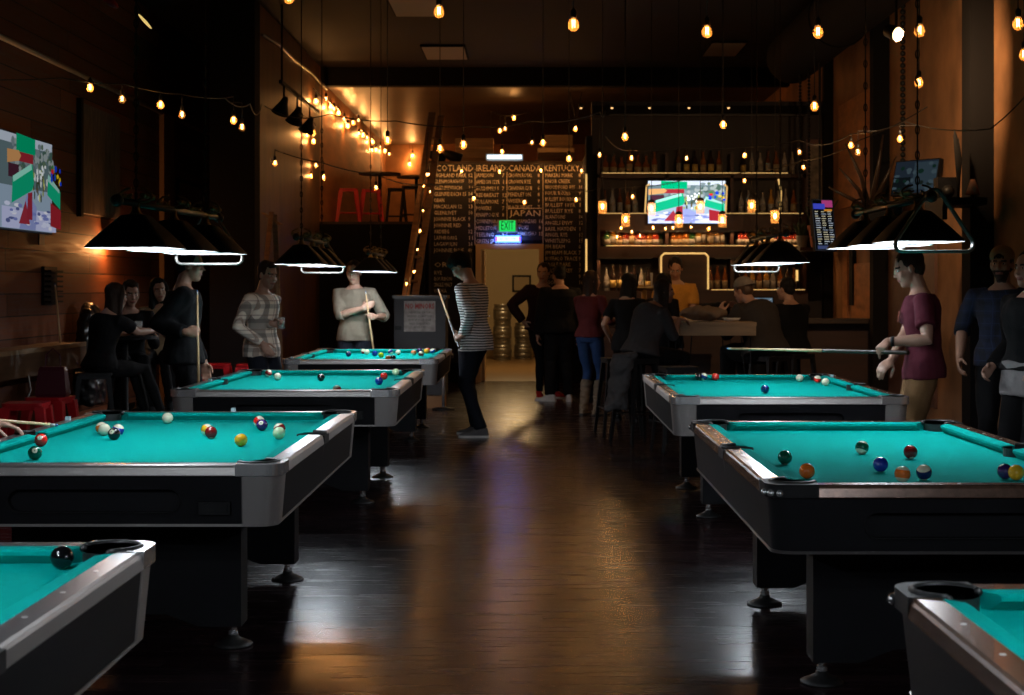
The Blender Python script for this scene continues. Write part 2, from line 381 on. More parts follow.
# ---------------------------------------------------------------- pool tables
TH = .80
def pool_table(x, y, W2, L2, rz, label, style):
    """style: 0 grey laminate rails, 1 brown rails with grey corners, 2 brown rails and black corners"""
    t = empty('pool_table', (x, y, 0), rz)
    tag(t, label, 'pool table', 'pool tables on both sides of the aisle')
    top = (RAILTOP, RAILWOOD, RAILWOOD)[style]
    px, py = W2 - .101, L2 - .101        # corner pocket centre
    # cabinet
    def rrect(a, b, r, n=6):
        P = []
        for sx, sy, a0 in ((1, 1, 0), (-1, 1, 90), (-1, -1, 180), (1, -1, 270)):
            P += arc(sx * (a - r), sy * (b - r), r, a0, a0 + 90, n)
        return P
    c = MB()
    rs = [[Vector((p[0], p[1], z)) for p in rrect(W2 - i, L2 - i, .07)] for z, i in ((.572, .028), (.60, .026), (.752, .012))]
    c.rings(rs)
    cab = c.build('cabinet', BLACK, t, autos=R(30))
    for sgn in (-1, 1):
        cu = MB()
        P = [(p[0], p[1]) for p in arc(.28, .662, .043, -90, 90, 8) + arc(-.28, .662, .043, 90, 270, 8)]
        cu.prism(P, -.06, .06, Matrix.Translation((0, sgn * (L2 - .0), 0)) @ Matrix.Rotation(R(90), 4, 'X'))
        cut = cu.build('cut', BLACK)
        cut.parent = t
        bpy.context.view_layer.update()
        bake(cab, [('BOOLEAN', {'object': cut, 'operation': 'DIFFERENCE', 'solver': 'EXACT'})])
        me = cut.data; bpy.data.objects.remove(cut); bpy.data.meshes.remove(me)
        rim = MB(); Q = [Vector((p[0], sgn * (L2 - .0215), p[1])) for p in arc(.28, .662, .044, -90, 90, 8) + arc(-.28, .662, .044, 90, 270, 8)]
        rim.tube(Q, .0035, 6, closed=True)
        rr = rim.build('ball_return_rim', BLACK_METAL, t, smooth=True)
    if style == 0 and L2 > 0:
        cb = MB(); cb.box((.395, -L2 + .005, .612), (.512, -L2 + .03, .66)); cb.box((.405, -L2 + .0005, .622), (.502, -L2 + .006, .65))
        cb.build('maker_plate', BLACK_METAL, t)
    # bottom trim line
    tr = MB(); rs = []
    o_ = rrect(W2 - .025, L2 - .025, .07); i_ = rrect(W2 - .04, L2 - .04, .06)
    loop = [[Vector((a[0], a[1], .565)), Vector((a[0], a[1], .575)), Vector((b[0], b[1], .575)), Vector((b[0], b[1], .565))] for a, b in zip(o_, i_)]
    loop.append([v.copy() for v in loop[0]])
    tr.rings(loop, cap=False)
    tr.build('bottom_trim', STEEL if style < 2 else RAILTOP, t)
    # corner plates
    for sx in (-1, 1):
        for sy in (-1, 1):
            if style < 2:
                cp = MB(); out = []
                pts = [(W2 - .024, L2 - .15)] + arc(W2 - .094, L2 - .094, .07, 0, 90, 8) + [(W2 - .15, L2 - .024)]
                lo = [(W2 - .032 + .0, L2 - .15)] + arc(W2 - .097, L2 - .097, .062, 0, 90, 8) + [(W2 - .15, L2 - .034)]
                pts_t = [(W2 - .008, L2 - .15)] + arc(W2 - .08, L2 - .08, .072, 0, 90, 8) + [(W2 - .15, L2 - .008)]
                n = len(pts)
                for k in range(n - 1):
                    a, b2 = pts[k], pts[k + 1]; at, bt = pts_t[k], pts_t[k + 1]
                    a3, b3 = lo[k], lo[k + 1]
                    ps = [Vector((a[0], a[1], .566)), Vector((b2[0], b2[1], .566)), Vector((b3[0] - .02, b3[1] - .02, .566)), Vector((a3[0] - .02, a3[1] - .02, .566)),
                          Vector((at[0], at[1], .757)), Vector((bt[0], bt[1], .757)), Vector((bt[0] - .03, bt[1] - .03, .757)), Vector((at[0] - .03, at[1] - .03, .757))]
                    cp.hexa([Vector((p.x * sx, p.y * sy, p.z)) for p in ps])
                bmesh.ops.remove_doubles(cp.bm, verts=cp.bm.verts, dist=1e-5)
                cp.build('corner_plate', STEEL, t, autos=R(35))
            # chrome corner casting on top
            cc = MB()
            P = [(W2, L2 - .175)] + arc(W2 - .06, L2 - .06, .06, 0, 90, 8) + [(W2 - .175, L2)]
            P += [(W2 - .175, L2 - .075)] + arc(px, py, .079, 160, -70, 14) + [(W2 - .075, L2 - .175)]
            P = [(p[0] * sx, p[1] * sy) for p in P]
            if sx * sy < 0: P.reverse()
            cc.prism(P, .757, TH + .002)
            cm = cc.build('corner_casting', CHROME if style < 2 else BLACK_METAL, t)
            if style == 2:
                for a in (15, 45, 75):
                    ck = MB(); q = (W2 - .06 + .062 * math.cos(R(a)), L2 - .06 + .062 * math.sin(R(a)))
                    ck.ell((q[0] * sx, q[1] * sy, .772), .013)
                    ck.build('chrome_stud', CHROME, cm, smooth=True)
            # pocket: a leather cup and its lip
            pk = MB(); rs = []
            for r_, z in ((.070, .795), (.070, .76), (.066, .70), (.045, .655), (.001, .65)):
                rs.append([Vector((px * sx + r_ * math.cos(2 * math.pi * k / 20), py * sy + r_ * math.sin(2 * math.pi * k / 20), z)) for k in range(20)])
            pk.rings(rs, cap=False)
            th = [Vector((px * sx + .074 * math.cos(R(a)) * sx, py * sy + .074 * math.sin(R(a)) * sy, TH + .001)) for a in range(-78, 169, 12)]
            pk.tube(th, .008, 8)
            for a in (-78, 168):
                q = Vector(((px + .074 * math.cos(R(a))) * sx, (py + .074 * math.sin(R(a))) * sy, TH - .004))
                pk.ell(q, .011)
            pk.build('corner_pocket', RUBBER, t, smooth=True)
        # side pocket
        pk = MB(); rs = []
        cx_ = sx * (W2 - .072)
        for r_, z in ((.064, .795), (.064, .75), (.05, .66), (.001, .65)):
            rs.append([Vector((cx_ + r_ * math.cos(2 * math.pi * k / 20), r_ * math.sin(2 * math.pi * k / 20), z)) for k in range(20)])
        pk.rings(rs, cap=False)
        pk.tube([Vector((cx_ + sx * .067 * math.cos(R(a)), .067 * math.sin(R(a)), TH + .001)) for a in range(-88, 89, 11)], .008, 8)
        pk.box((cx_ + sx * .03 if sx > 0 else sx * W2 + .002, -.085, .74), (sx * W2 - .002 if sx > 0 else cx_ - .03, .085, TH - .006)) if False else None
        for yy in (-1, 1):
            lo = (min(sx * (W2 - .012), sx * (W2 + .001)), yy * .0 - .078 if yy < 0 else 0, .755); hi = (max(sx * (W2 - .012), sx * (W2 + .001)), 0 if yy < 0 else .078, .796)
            pk.box(lo, hi)
        pk.build('side_pocket', RUBBER, t, smooth=False)
    # rails: hard tops with a bevelled outer edge, and cushions
    def rail(p0, p1, q1, q0):
        """p0,p1 outer line, q0,q1 inner line (plan)"""
        r = MB()
        p0, p1, q0, q1 = [Vector((*a, 0)) for a in (p0, p1, q0, q1)]
        nrm = (q0 - p0); nrm = (nrm - (p1 - p0).normalized() * nrm.dot((p1 - p0).normalized())).normalized()
        prof = [(0.001, .757), (0.0, .760), (0.005, .788), (0.009, .796), (0.017, TH)]
        A = [p0 + nrm * a + Vector((0, 0, z)) for a, z in prof] + [q0 + Vector((0, 0, TH)), q0 + Vector((0, 0, .757))]
        B = [p1 + nrm * a + Vector((0, 0, z)) for a, z in prof] + [q1 + Vector((0, 0, TH)), q1 + Vector((0, 0, .757))]
        r.rings([A, B])
        o = r.build('rail', [top, STEEL if style < 2 else top], t)
        for f in o.data.polygons:
            n = f.normal
            if abs(n.z) < .9 and n.dot(-nrm) > .25: f.material_index = 1
        # sight inlays
        d = (p1 - p0)
        for k in (1, 2, 3):
            c = p0 + d * (k / 4) + nrm * .048
            MB().lathe([(.0065, TH - .001), (.0065, TH + .0008)], 10, axis_at=(c.x, c.y)).build('sight_inlay', PEARL, o)
        return o
    def cushion(b0, b1, n1, n0):
        c = MB()
        ps = [Vector((*b0, .7605)), Vector((*b1, .7605)), Vector((*b1, .799)), Vector((*b0, .799))]
        nz = [(.779, n0, n1), (.795, n0, n1)]
        inn0 = Vector((b0[0] * .4 + n0[0] * .6, b0[1] * .4 + n0[1] * .6, .7605)); inn1 = Vector((b1[0] * .4 + n1[0] * .6, b1[1] * .4 + n1[1] * .6, .7605))
        A = [ps[0], inn0, Vector((*n0, .783)), Vector((*n0, .793)), Vector((b0[0] * .15 + n0[0] * .85, b0[1] * .15 + n0[1] * .85, .797)), ps[3]]
        B = [ps[1], inn1, Vector((*n1, .783)), Vector((*n1, .793)), Vector((b1[0] * .15 + n1[0] * .85, b1[1] * .15 + n1[1] * .85, .797)), ps[2]]
        c.rings([A, B])
        c.build('cushion', CLOTH, t)
    xi, yi = W2 - .072, L2 - .072
    xn, yn = W2 - .122, L2 - .122
    for sx in (-1, 1):
        for sy in (-1, 1):
            rail((sx * W2, sy * .078), (sx * W2, sy * (L2 - .175)), (sx * xi, sy * (L2 - .175)), (sx * xi, sy * .07))
            cushion((sx * xi, sy * .060), (sx * xi, sy * (L2 - .165)), (sx * xn, sy * (L2 - .215)), (sx * xn, sy * .075))
    for sy in (-1, 1):
        rail((-(W2 - .175), sy * L2), ((W2 - .175), sy * L2), ((W2 - .175), sy * yi), (-(W2 - .175), sy * yi))
        cushion((-(W2 - .165), sy * yi), ((W2 - .165), sy * yi), ((W2 - .215), sy * yn), (-(W2 - .215), sy * yn))
    # bed with the pocket openings cut out
    bxx, byy = W2 - .085, L2 - .085
    def circ_hits(cx, cy, r):
        return math.sqrt(max(r * r - (bxx - cx) ** 2, 0)), math.sqrt(max(r * r - (byy - cy) ** 2, 0))
    r_ = .066
    hy, hx = circ_hits(px, py, r_)
    q1 = []
    # along +x side from side pocket to corner (first quadrant)
    sxh = math.sqrt(.06 ** 2 - .012 ** 2)
    q1 += [(bxx - .0, sxh)]
    a0 = math.degrees(math.atan2(-hy, bxx - px)); a1 = math.degrees(math.atan2(byy - py, -hx))
    q1 += arc(px, py, r_, a0 % 360 if False else a0, a1 - 360, 12)
    P = []
    P += q1
    P += [(-a, b) for a, b in reversed(q1)]
    side = [(-(W2 - .072) + .06 * math.cos(R(a)), .06 * math.sin(R(a))) for a in range(70, -71, -14)]
    P += [p for p in side if p[0] > -bxx]
    P += [(-a, -b) for a, b in q1]
    P += [(a, -b) for a, b in reversed(q1)]
    P += [(-p[0], p[1]) for p in reversed(side) if p[0] > -bxx]
    bd = MB(); bd.prism(P, .735, .760)
    bmesh.ops.triangulate(bd.bm, faces=[f for f in bd.bm.faces if len(f.verts) > 4])
    bd.build('bed', CLOTH, t)
    # end legs: a wide panel with a shallow notch, on two levelling feet
    lw = W2 - .243
    for sy in (-1, 1):
        lg = MB()
        prof = [(-lw, .09), (-lw + .17, .09), (-lw + .30, .14), (lw - .30, .14), (lw - .17, .09), (lw, .09), (lw, .57), (-lw, .57)]
        lg.prism(prof, -.07, .07, Matrix.Translation((0, sy * .71, 0)) @ Matrix.Rotation(R(90), 4, 'X'))
        lo = lg.build('leg', BLACK, t)
        for sx in (-1, 1):
            f = MB(); ax = (sx * (lw - .045), sy * .71)
            f.lathe([(.001, .0), (.08, .0), (.08, .008), (.055, .02), (.026, .034), (.022, .045)], 20, axis_at=ax)
            fo = f.build('foot', RUBBER, lo, smooth=True)
            f = MB(); f.lathe([(.016, .035), (.020, .045), (.020, .062), (.014, .066), (.014, .072), (.022, .076), (.022, .092)], 14, axis_at=ax)
            f.build('levelling_bolt', CHROME, lo, autos=R(40))
    return t
W8, L8 = .706, 1.269
TABLES = {
 'L1': (-1.638, 7.079, W8, 0, 'left pool table in the middle, with grey rails and seven balls by its far cushion and aisle rail', 0),
 'L2': (-1.600, 11.302, .738, 0, 'pool table second from the back of the left row, black ball mid table', 0),
 'L3': (-1.585, 15.607, .722, 0, 'farthest pool table of the left row, its far end crowded with balls', 0),
 'L0': (-1.672, 2.786, W8, 0, 'nearest left pool table, cut by the picture corner, with one black ball in view', 0),
 'R1': (1.438, 6.473, .655, 0, 'right pool table in the middle, with brown side rails and black rounded corners', 2),
 'R2': (1.560, 10.65, .722, 0, 'farther right pool table beside the man in the maroon shirt', 1),
 'R0': (1.452, 2.214, .655, 0, 'nearest right pool table, cut by the bottom right corner of the picture', 2)}
TABLES['L1'] = (*TABLES['L1'][:4], 'middle pool table of the left row, its front end whole in view', 0)
for k, (x, y, w2, rz, lab, st) in TABLES.items(): pool_table(x, y, w2, L8, rz, lab, st)

# ---------------------------------------------------------------- balls, lying where they were left
BR = .0286
BCOL = {'cue': (.78, .74, .55), 'yellow': (.85, .45, .02), 'blue': (.01, .035, .35), 'red': (.62, .015, .01), 'purple': (.035, .012, .10), 'orange': (.8, .16, .02),
        'green': (.0, .09, .05), 'maroon': (.22, .012, .012), 'black': (.005, .005, .006), 'navy': (.01, .02, .12), 'lime': (.45, .55, .03), 'pale': (.55, .72, .42)}
BWHITE = mat('ivory ball resin', (.75, .70, .52, 1), .12, coat=.5)
def ball(u, v, Tz, col, stripe, label, spin=0, num=None, table=None):
    Y = (CH - (TH - .04 + BR)) * FPX / (v - CV)
    p = W(u, v, Y)
    tx, ty, w2 = TABLES[table][:3]
    xlim, ylim = w2 - .122 - BR - .004, L8 - .122 - BR - .004
    x = min(max(p.x, tx - xlim), tx + xlim); y = min(max(Y, ty - ylim), ty + ylim)
    m = MB(); m.ell((0, 0, 0), BR, None, 32, 24)
    cm = mat('%s ball resin' % col, (*BCOL[col], 1), .12, coat=.5)
    o = m.build('pool_ball', [cm, BWHITE], None, smooth=True)
    if col != 'cue':
        for f in o.data.polygons:
            c = f.center.normalized()
            if stripe and abs(c.z) > .52: f.material_index = 1
            if not stripe and abs(c.z) > .935: f.material_index = 1
    rnd = random.Random(int(u * 7 + v))
    o.rotation_euler = (rnd.uniform(-.5, .5), rnd.uniform(-.4, .6), rnd.uniform(0, 6.28)) if num is None else (R(62), 0, R((spin + 90) * .5))
    o.location = (x, y, TH - .04 + BR)
    tag(o, label, 'pool ball')
    if num is not None:
        text_mesh(str(num), .013, 'number', BLACK_MATT, o, Matrix.Translation((0, 0, BR * 1.001)), .0004)
    return o
L1b = [(41, 440, 'red', 0, 'solid red ball near the left cushion of the middle left table', -80, 3), (35, 453, 'green', 0, 'dark green ball nearest the left edge of the picture', -60, 6),
 (101.5, 428, 'orange', 1, 'orange striped ball peeping out behind the pale ball near the far left cushion', 0, None), (104.5, 429.5, 'cue', 0, 'cream ball touching the black ball on the middle left table', 0, None), (114, 434, 'black', 0, 'black eight ball beside the cream ball on the middle left table', -115, 8),
 (118, 430, 'blue', 1, 'blue ball half hidden behind the black eight ball', 0, None), (167.5, 418, 'cue', 0, 'white cue ball alone by the far cushion of the middle left table', 0, None),
 (207, 430, 'yellow', 1, 'yellow striped ball half hidden behind a maroon ball', 0, None), (211, 432.5, 'maroon', 0, 'maroon ball in front of the yellow striped ball', 20, None),
 (241, 440, 'yellow', 0, 'solid golden yellow ball alone on the middle left table', 30, None), (259, 421.5, 'red', 1, 'red and white striped ball behind the dark purple ball', 0, None),
 (262, 425, 'purple', 0, 'dark purple ball with its number facing out, middle left table', -95, 4), (279.5, 429, 'maroon', 1, 'maroon striped ball behind the pale green ball near the aisle rail', 0, None),
 (279, 433, 'pale', 0, 'pale green ball nearest the side pocket of the aisle rail', 0, None)]
for b in L1b: ball(b[0], b[1], 0, b[2], b[3], b[4], b[5], b[6], 'L1')
L2b = [(268.5, 373, 'maroon', 1, 'maroon ball at the far left pocket of the second table'), (277.5, 376.5, 'cue', 0, 'cream cue ball beside the maroon ball near the far left pocket'), (321, 377.5, 'black', 0, 'black ball alone in the middle of the second left table'),
 (337, 389.5, 'maroon', 1, 'brown striped ball half hidden by the front cushion of the second left table'), (379, 381, 'blue', 0, 'blue ball touching a red one by the aisle rail of the second left table'), (384, 376, 'red', 0, 'bright red ball behind the blue ball on the second left table'),
 (396, 372, 'pale', 0, 'pale green ball in the far right corner of the second left table')]
for b in L2b: ball(b[0], b[1], 0, b[2], b[3], b[4], table='L2')
L3b = [(348.5, 354, 'navy', 0, 'navy ball leftmost on the farthest left table'), (363.5, 351.3, 'red', 1, 'red striped ball touching a cream ball on the farthest left table'), (367, 352, 'cue', 0, 'cream ball to the right of the red striped ball, farthest left table'),
 (374.8, 353.5, 'blue', 0, 'solid blue ball left of the yellow green ball, farthest left table'), (381, 355, 'lime', 0, 'yellow green ball on the farthest left table'), (390.5, 352, 'navy', 1, 'blue and white striped ball behind the brown one, farthest left table'),
 (398, 352.3, 'cue', 0, 'cream ball alone right of the blue striped ball, farthest left table'), (413.7, 352.5, 'orange', 1, 'orange striped ball on the right half of the farthest left table'), (420, 350.3, 'purple', 0, 'dark purple ball behind the orange and black pair, farthest left table'),
 (421, 354, 'maroon', 1, 'brown and orange ball in front of the dark purple one, farthest left table'), (426.5, 351, 'yellow', 0, 'yellow ball close to the aisle rail of the farthest left table'), (429.5, 349.5, 'red', 0, 'red ball behind the yellow ball on the farthest left table'),
 (432.5, 351, 'blue', 1, 'blue striped ball rightmost on the farthest left table'), (388.2, 358, 'orange', 1, 'orange brown ball low against the front cushion, farthest left table'), (393, 358, 'black', 0, 'black ball against the front cushion of the farthest left table')]
for b in L3b: ball(b[0], b[1], 0, b[2], b[3], b[4], table='L3')
ball(62, 557.5, 0, 'black', 0, 'black ball by the far right pocket of the nearest left table', table='L0')
R1b = [(785, 457.5, 'green', 0, 'dark green ball behind the left cushion of the middle right table'), (807, 471, 'orange', 0, 'orange ball at the near left pocket of the middle right table'), (862, 447.5, 'green', 1, 'green striped white ball farthest back on the middle right table'),
 (880.5, 464.5, 'blue', 0, 'solid blue ball in the centre of the middle right table'), (910.5, 452, 'maroon', 0, 'maroon ball to the right of the centre, middle right table'), (902.5, 474, 'orange', 1, 'tan ball half hidden by the front rail of the middle right table'),
 (924, 472.5, 'navy', 1, 'navy and yellow striped ball by the front rail, middle right table'), (1005, 471.5, 'purple', 0, 'purple ball beside the yellow one at the right edge of the picture'), (1016, 472.5, 'yellow', 0, 'yellow ball at the right edge of the picture, front rail')]
for b in R1b: ball(b[0], b[1], 0, b[2], b[3], b[4], table='R1')
R2b = [(694.2, 374.3, 'black', 0, 'black ball leftmost at the far cushion of the farther right table'), (699.5, 374.6, 'navy', 1, 'dark striped ball touching the leftmost black ball, farther right table'), (710.8, 374.5, 'red', 0, 'red ball by the far cushion of the farther right table'),
 (765, 389.2, 'navy', 0, 'navy ball by the front rail of the farther right table'), (799.7, 378, 'cue', 0, 'cream ball leftmost of the three pale balls near the far right pocket'), (817.5, 379.3, 'red', 1, 'red striped ball between two cream balls near the maroon shirted man'),
 (825.5, 382, 'cue', 0, 'cream ball rightmost on the farther right table, next to the red striped one')]
for b in R2b: ball(b[0], b[1], 0, b[2], b[3], b[4], table='R2')
for u, Yp, xx, lab in ((0, 8.31, -1.59, 'pale blue chalk cube on the far rail of the middle left table'), (0, 10.95, -2.26, 'white chalk cube on the left rail of the second left table'), (0, 11.5, 2.21, 'white chalk cube on the right rail of the farther right table'),
                   (0, 7.75, -2.305, 'tan chalk cube on the left rail of the middle left table'), (0, 14.5, -2.23, 'small pale chalk cube on the left rail of the farthest left table')):
    c = MB(); c.box((-.011, -.011, 0), (.011, .011, .019)); c.box((-.0115, -.0115, 0), (.0115, .0115, .013))
    o = c.build('chalk_cube', CHALK if u == 0 else CHALK); o.location = (xx, Yp, TH + .0005); tag(o, lab, 'chalk')

# ---------------------------------------------------------------- billiard lamps
SHADE_OUT = mat('black enamel shade', (.006, .0065, .008, 1), .6, spec=.2)
SHADE_IN = mat('white enamel inside', (.75, .75, .75, 1), .5)
LAMPGLOW = emit('cool white lamp glow', (.80, .90, 1.0), 14)
CHAIN = mat('dark chain', (.03, .025, .02, 1), .4, .7)
SZ = 1.622
def pool_lamp(x, y, label, power=13.2, spacing=.53, rz=0.0, dz=0.0):
    ornate = True
    t = empty('billiard_lamp', (x, y, dz), R(rz)); tag(t, label, 'lamp', 'three-shade lamps hanging over the pool tables')
    zb = SZ + .185
    b = MB(); b.tube([(0, -spacing - .22, zb), (0, spacing + .22, zb)], .014, 10)
    for s in (-1, 1): b.ell((0, s * (spacing + .24), zb), .026)
    b.build('bar', DARKWOOD, t, smooth=True)
    for k in (-1, 0, 1):
        yc = k * spacing
        s = MB()
        def ring(z, a, n=12, r=None):
            r = r if r is not None else a * .28
            return [Vector((p[0], p[1] + yc, z)) for c4 in (((1, 1, 0)), (-1, 1, 90), (-1, -1, 180), (1, -1, 270)) for p in arc(c4[0] * (a - r), c4[1] * (a - r), r, c4[2], c4[2] + 90, 4)]
        outer = [ring(SZ, .172), ring(SZ + .006, .172), ring(SZ + .07, .115), ring(SZ + .135, .052), ring(SZ + .14, .03)]
        s.rings(outer, cap=False)
        s.mi = 1
        inner = [ring(SZ, .172), ring(SZ + .004, .167), ring(SZ + .066, .111), ring(SZ + .128, .05), ring(SZ + .13, .001)]
        s.rings(inner, cap=False)
        so = s.build('shade', [SHADE_OUT, SHADE_IN], t, autos=R(50))
        nk = MB(); nk.lathe([(.03, SZ + .138), (.022, SZ + .15), (.016, SZ + .16), (.016, zb)], 12, axis_at=(0, yc)); nk.build('neck', GOLD, so, smooth=True)
        fx = MB(); fx.lathe([(.001, SZ + .052), (.022, SZ + .056), (.030, SZ + .072), (.024, SZ + .092), (.016, SZ + .108), (.001, SZ + .11)], 16, axis_at=(0, yc))
        fx.build('bulb', LAMPGLOW, so, smooth=True)
        ld = bpy.data.lights.new('lamp_light', 'POINT'); ld.shadow_soft_size = .028; ld.energy = power; ld.color = (.82, .91, 1.0)
        lo = link('lamp_light', ld, so); lo.location = (0, yc, SZ + .022)
        if ornate:
            sc = MB()
            for sx in (-1, 1):
                sc.tube([(sx * (.02 + .05 * math.sin(a)), yc, zb + .03 + .035 * math.cos(a) * (1 - a / 9)) for a in [j * .5 for j in range(12)]], .005, 6)
                for q in (-.06, -.02, .03, .07): sc.ell((sx * .05, yc + q, zb + .03), .012, None, 8, 6)
            sc.build('scroll_ornament', GOLD, t, smooth=True)
    for s_ in (-1, 1):
        ch = MB(); z = zb
        ch.tube([(0, s_ * spacing, zb), (0, s_ * spacing, ZC - dz)], .0035, 6)
        for j in range(16):
            zz = zb + .03 + j * .055
            ch.tube([(.009 * math.cos(a) * (1 if j % 2 else .15), s_ * spacing + .009 * math.cos(a) * (.15 if j % 2 else 1), zz + .02 * math.sin(a)) for a in [2 * math.pi * q / 8 for q in range(8)]], .003, 5, closed=True)
        ch.build('chain', CHAIN, t)
    return t
pool_lamp(-1.605, 6.98, 'three-shade black lamp over the middle left pool table', rz=-3.5)
pool_lamp(-1.61, 11.42, 'three-shade lamp over the second left pool table, near the man in beige')
pool_lamp(-1.60, 16.0, 'small distant three-shade lamp above the farthest left table', power=21)
pool_lamp(1.68, 7.33, 'large three-shade lamp on the right above the man in the maroon shirt', dz=.035)
pool_lamp(1.615, 10.68, 'three-shade lamp in front of the bar over the farther right table')
pool_lamp(-1.672, 2.9, 'three-shade lamp over the nearest left pool table, out of the picture')
pool_lamp(1.452, 2.3, 'three-shade lamp over the nearest right pool table, out of the picture')
# triangle racks hung on one end of a lamp
def rack(x, y, lab, side=-1, dz=0):
    m = MB(); hw, zb_, zt_ = .165, SZ - .045, SZ + .185 + .034
    for off, rr in ((0, .0065), (.022, .0065)):
        P = []
        for (cx, cz, a0, a1) in ((-hw + .03, zb_ + .03 , 150, 270), (hw - .03, zb_ + .03, 270, 390), (0, zt_ - .03, 30, 150)):
            for a in range(a0, a1 + 1, 20): P.append(Vector((x + (cx) + .03 * math.cos(R(a)), y + off, cz + .03 * math.sin(R(a)))))
        m.tube(P, rr, 8, closed=True)
    o = m.build('ball_rack', mat('pale worn rack wood', (.20, .19, .17, 1), .35, .5), smooth=True); o.location.z = dz; tag(o, lab, 'rack')
rack(-1.60, 7.72, 'triangle ball rack hooked on the far end of the middle left lamp')
rack(-1.635, 12.16, 'triangle ball rack hooked on the lamp over the second left table')
rack(1.645, 11.42, 'triangle ball rack hooked on the lamp in front of the bar')
rack(1.70, 6.58, 'triangle ball rack hooked on the near end of the large right lamp', dz=.035)
# ---------------------------------------------------------------- people
SKIN = mat('skin', (.42, .24, .17, 1), .5, noise=.06, nscale=10)
SKIN_D = mat('tanned skin', (.32, .17, .11, 1), .5)
LIPS = mat('lips', (.30, .10, .08, 1), .45)
BROW = mat('eyebrow hair', (.03, .018, .012, 1), .8)
EYEW = mat('eye white', (.6, .58, .55, 1), .3)
IRIS = mat('dark iris', (.02, .012, .008, 1), .2)
HAIR_K = mat('black hair', (.006, .005, .004, 1), .7, spec=.25, bump=.4, bscale=30, stretch=(6, 6, .6))
HAIR_B = mat('dark brown hair', (.028, .014, .008, 1), .65, spec=.3, bump=.4, bscale=30, stretch=(6, 6, .6))
HAIR_M = mat('brown hair', (.06, .033, .018, 1), .5, bump=.4, bscale=30, stretch=(6, 6, 1))
def fabric(name, col, rough=.9): return mat(name, (*col, 1), rough, spec=.2, bump=.35, bscale=9, noise=.08, nscale=30)
F_BLACK = fabric('black fabric', (.0035, .0035, .004)); F_DENIM = fabric('dark denim', (.009, .011, .018)); F_JEANS = fabric('blue denim', (.02, .045, .12))
F_BEIGE = fabric('beige cotton', (.185, .15, .11)); F_MAROON = fabric('maroon cotton', (.085, .013, .024)); F_KHAKI = fabric('khaki twill', (.17, .095, .04))
F_RUST = fabric('dark red knit', (.09, .014, .014)); F_GREY = fabric('grey jersey', (.05, .045, .045)); F_ORANGE = fabric('mustard cotton', (.50, .26, .05)); F_CAP = fabric('tan cap cloth', (.28, .19, .11))
F_LACE = fabric('cream lace', (.42, .30, .18)); F_OLIVE = fabric('dark olive cloth', (.05, .045, .035)); F_BROWNL = fabric('beige suede', (.17, .12, .08)); F_LEATHER = mat('black leather', (.01, .01, .011, 1), .35, bump=.4, bscale=14)
F_LIGHTGREY = fabric('light grey wool', (.24, .23, .23)); F_WHITE = fabric('white canvas', (.6, .57, .54)); F_REDSHOE = fabric('red canvas', (.35, .02, .02)); F_GREYSHOE = fabric('grey suede', (.12, .11, .11))
def stripes_mat(name, c1, c2, period, duty=.5):
    m = bpy.data.materials.new(name); m.use_nodes = True; nt = m.node_tree; b = nt.nodes['Principled BSDF']; b.inputs['Roughness'].default_value = .9
    tc = nt.nodes.new('ShaderNodeTexCoord'); sp = nt.nodes.new('ShaderNodeSeparateXYZ'); nt.links.new(tc.outputs['Object'], sp.inputs[0])
    n = nt.nodes.new('ShaderNodeTexNoise'); n.inputs['Scale'].default_value = 5; nt.links.new(tc.outputs['Object'], n.inputs['Vector'])
    z = math_node(nt, 'ADD', sp.outputs['Z'], math_node(nt, 'MULTIPLY', n.outputs['Fac'], .03))
    f = math_node(nt, 'LESS_THAN', math_node(nt, 'FRACT', math_node(nt, 'DIVIDE', z, period)), duty)
    mx = nt.nodes.new('ShaderNodeMix'); mx.data_type = 'RGBA'; nt.links.new(f, mx.inputs['Factor']); mx.inputs[6].default_value = (*c1, 1); mx.inputs[7].default_value = (*c2, 1)
    nt.links.new(mx.outputs[2], b.inputs['Base Color']); return m
def plaid_mat(name, base, dark, mid, px, pz):
    m = bpy.data.materials.new(name); m.use_nodes = True; nt = m.node_tree; b = nt.nodes['Principled BSDF']; b.inputs['Roughness'].default_value = .9
    tc = nt.nodes.new('ShaderNodeTexCoord'); sp = nt.nodes.new('ShaderNodeSeparateXYZ'); nt.links.new(tc.outputs['Object'], sp.inputs[0])
    xy = math_node(nt, 'ADD', sp.outputs['X'], math_node(nt, 'MULTIPLY', sp.outputs['Y'], .6))
    def band(s, per, duty, off): return math_node(nt, 'LESS_THAN', math_node(nt, 'FRACT', math_node(nt, 'ADD', math_node(nt, 'DIVIDE', s, per), off)), duty)
    col = None
    prev = base
    outs = None
    for s, per, duty, off, c, fac in ((xy, px, .32, .1, dark, .62), (sp.outputs['Z'], pz, .30, .2, dark, .42), (xy, px, .08, .62, mid, .7), (sp.outputs['Z'], pz, .08, .7, mid, .6)):
        f = math_node(nt, 'MULTIPLY', band(s, per, duty, off), fac)
        mx = nt.nodes.new('ShaderNodeMix'); mx.data_type = 'RGBA'; nt.links.new(f, mx.inputs['Factor'])
        if outs is None: mx.inputs[6].default_value = (*base, 1)
        else: nt.links.new(outs, mx.inputs[6])
        mx.inputs[7].default_value = (*c, 1); outs = mx.outputs[2]
    nt.links.new(outs, b.inputs['Base Color']); return m
F_STRIPE = stripes_mat('black and white striped knit', (.02, .02, .025), (.84, .82, .80), .026, .56)
F_PLAID = plaid_mat('cream black plaid', (.88, .79, .67), (.03, .03, .035), (.25, .16, .12), .15, .13)
F_BLUEPLAID = plaid_mat('blue black plaid', (.003, .007, .026), (.0015, .0015, .003), (.012, .02, .06), .10, .09)

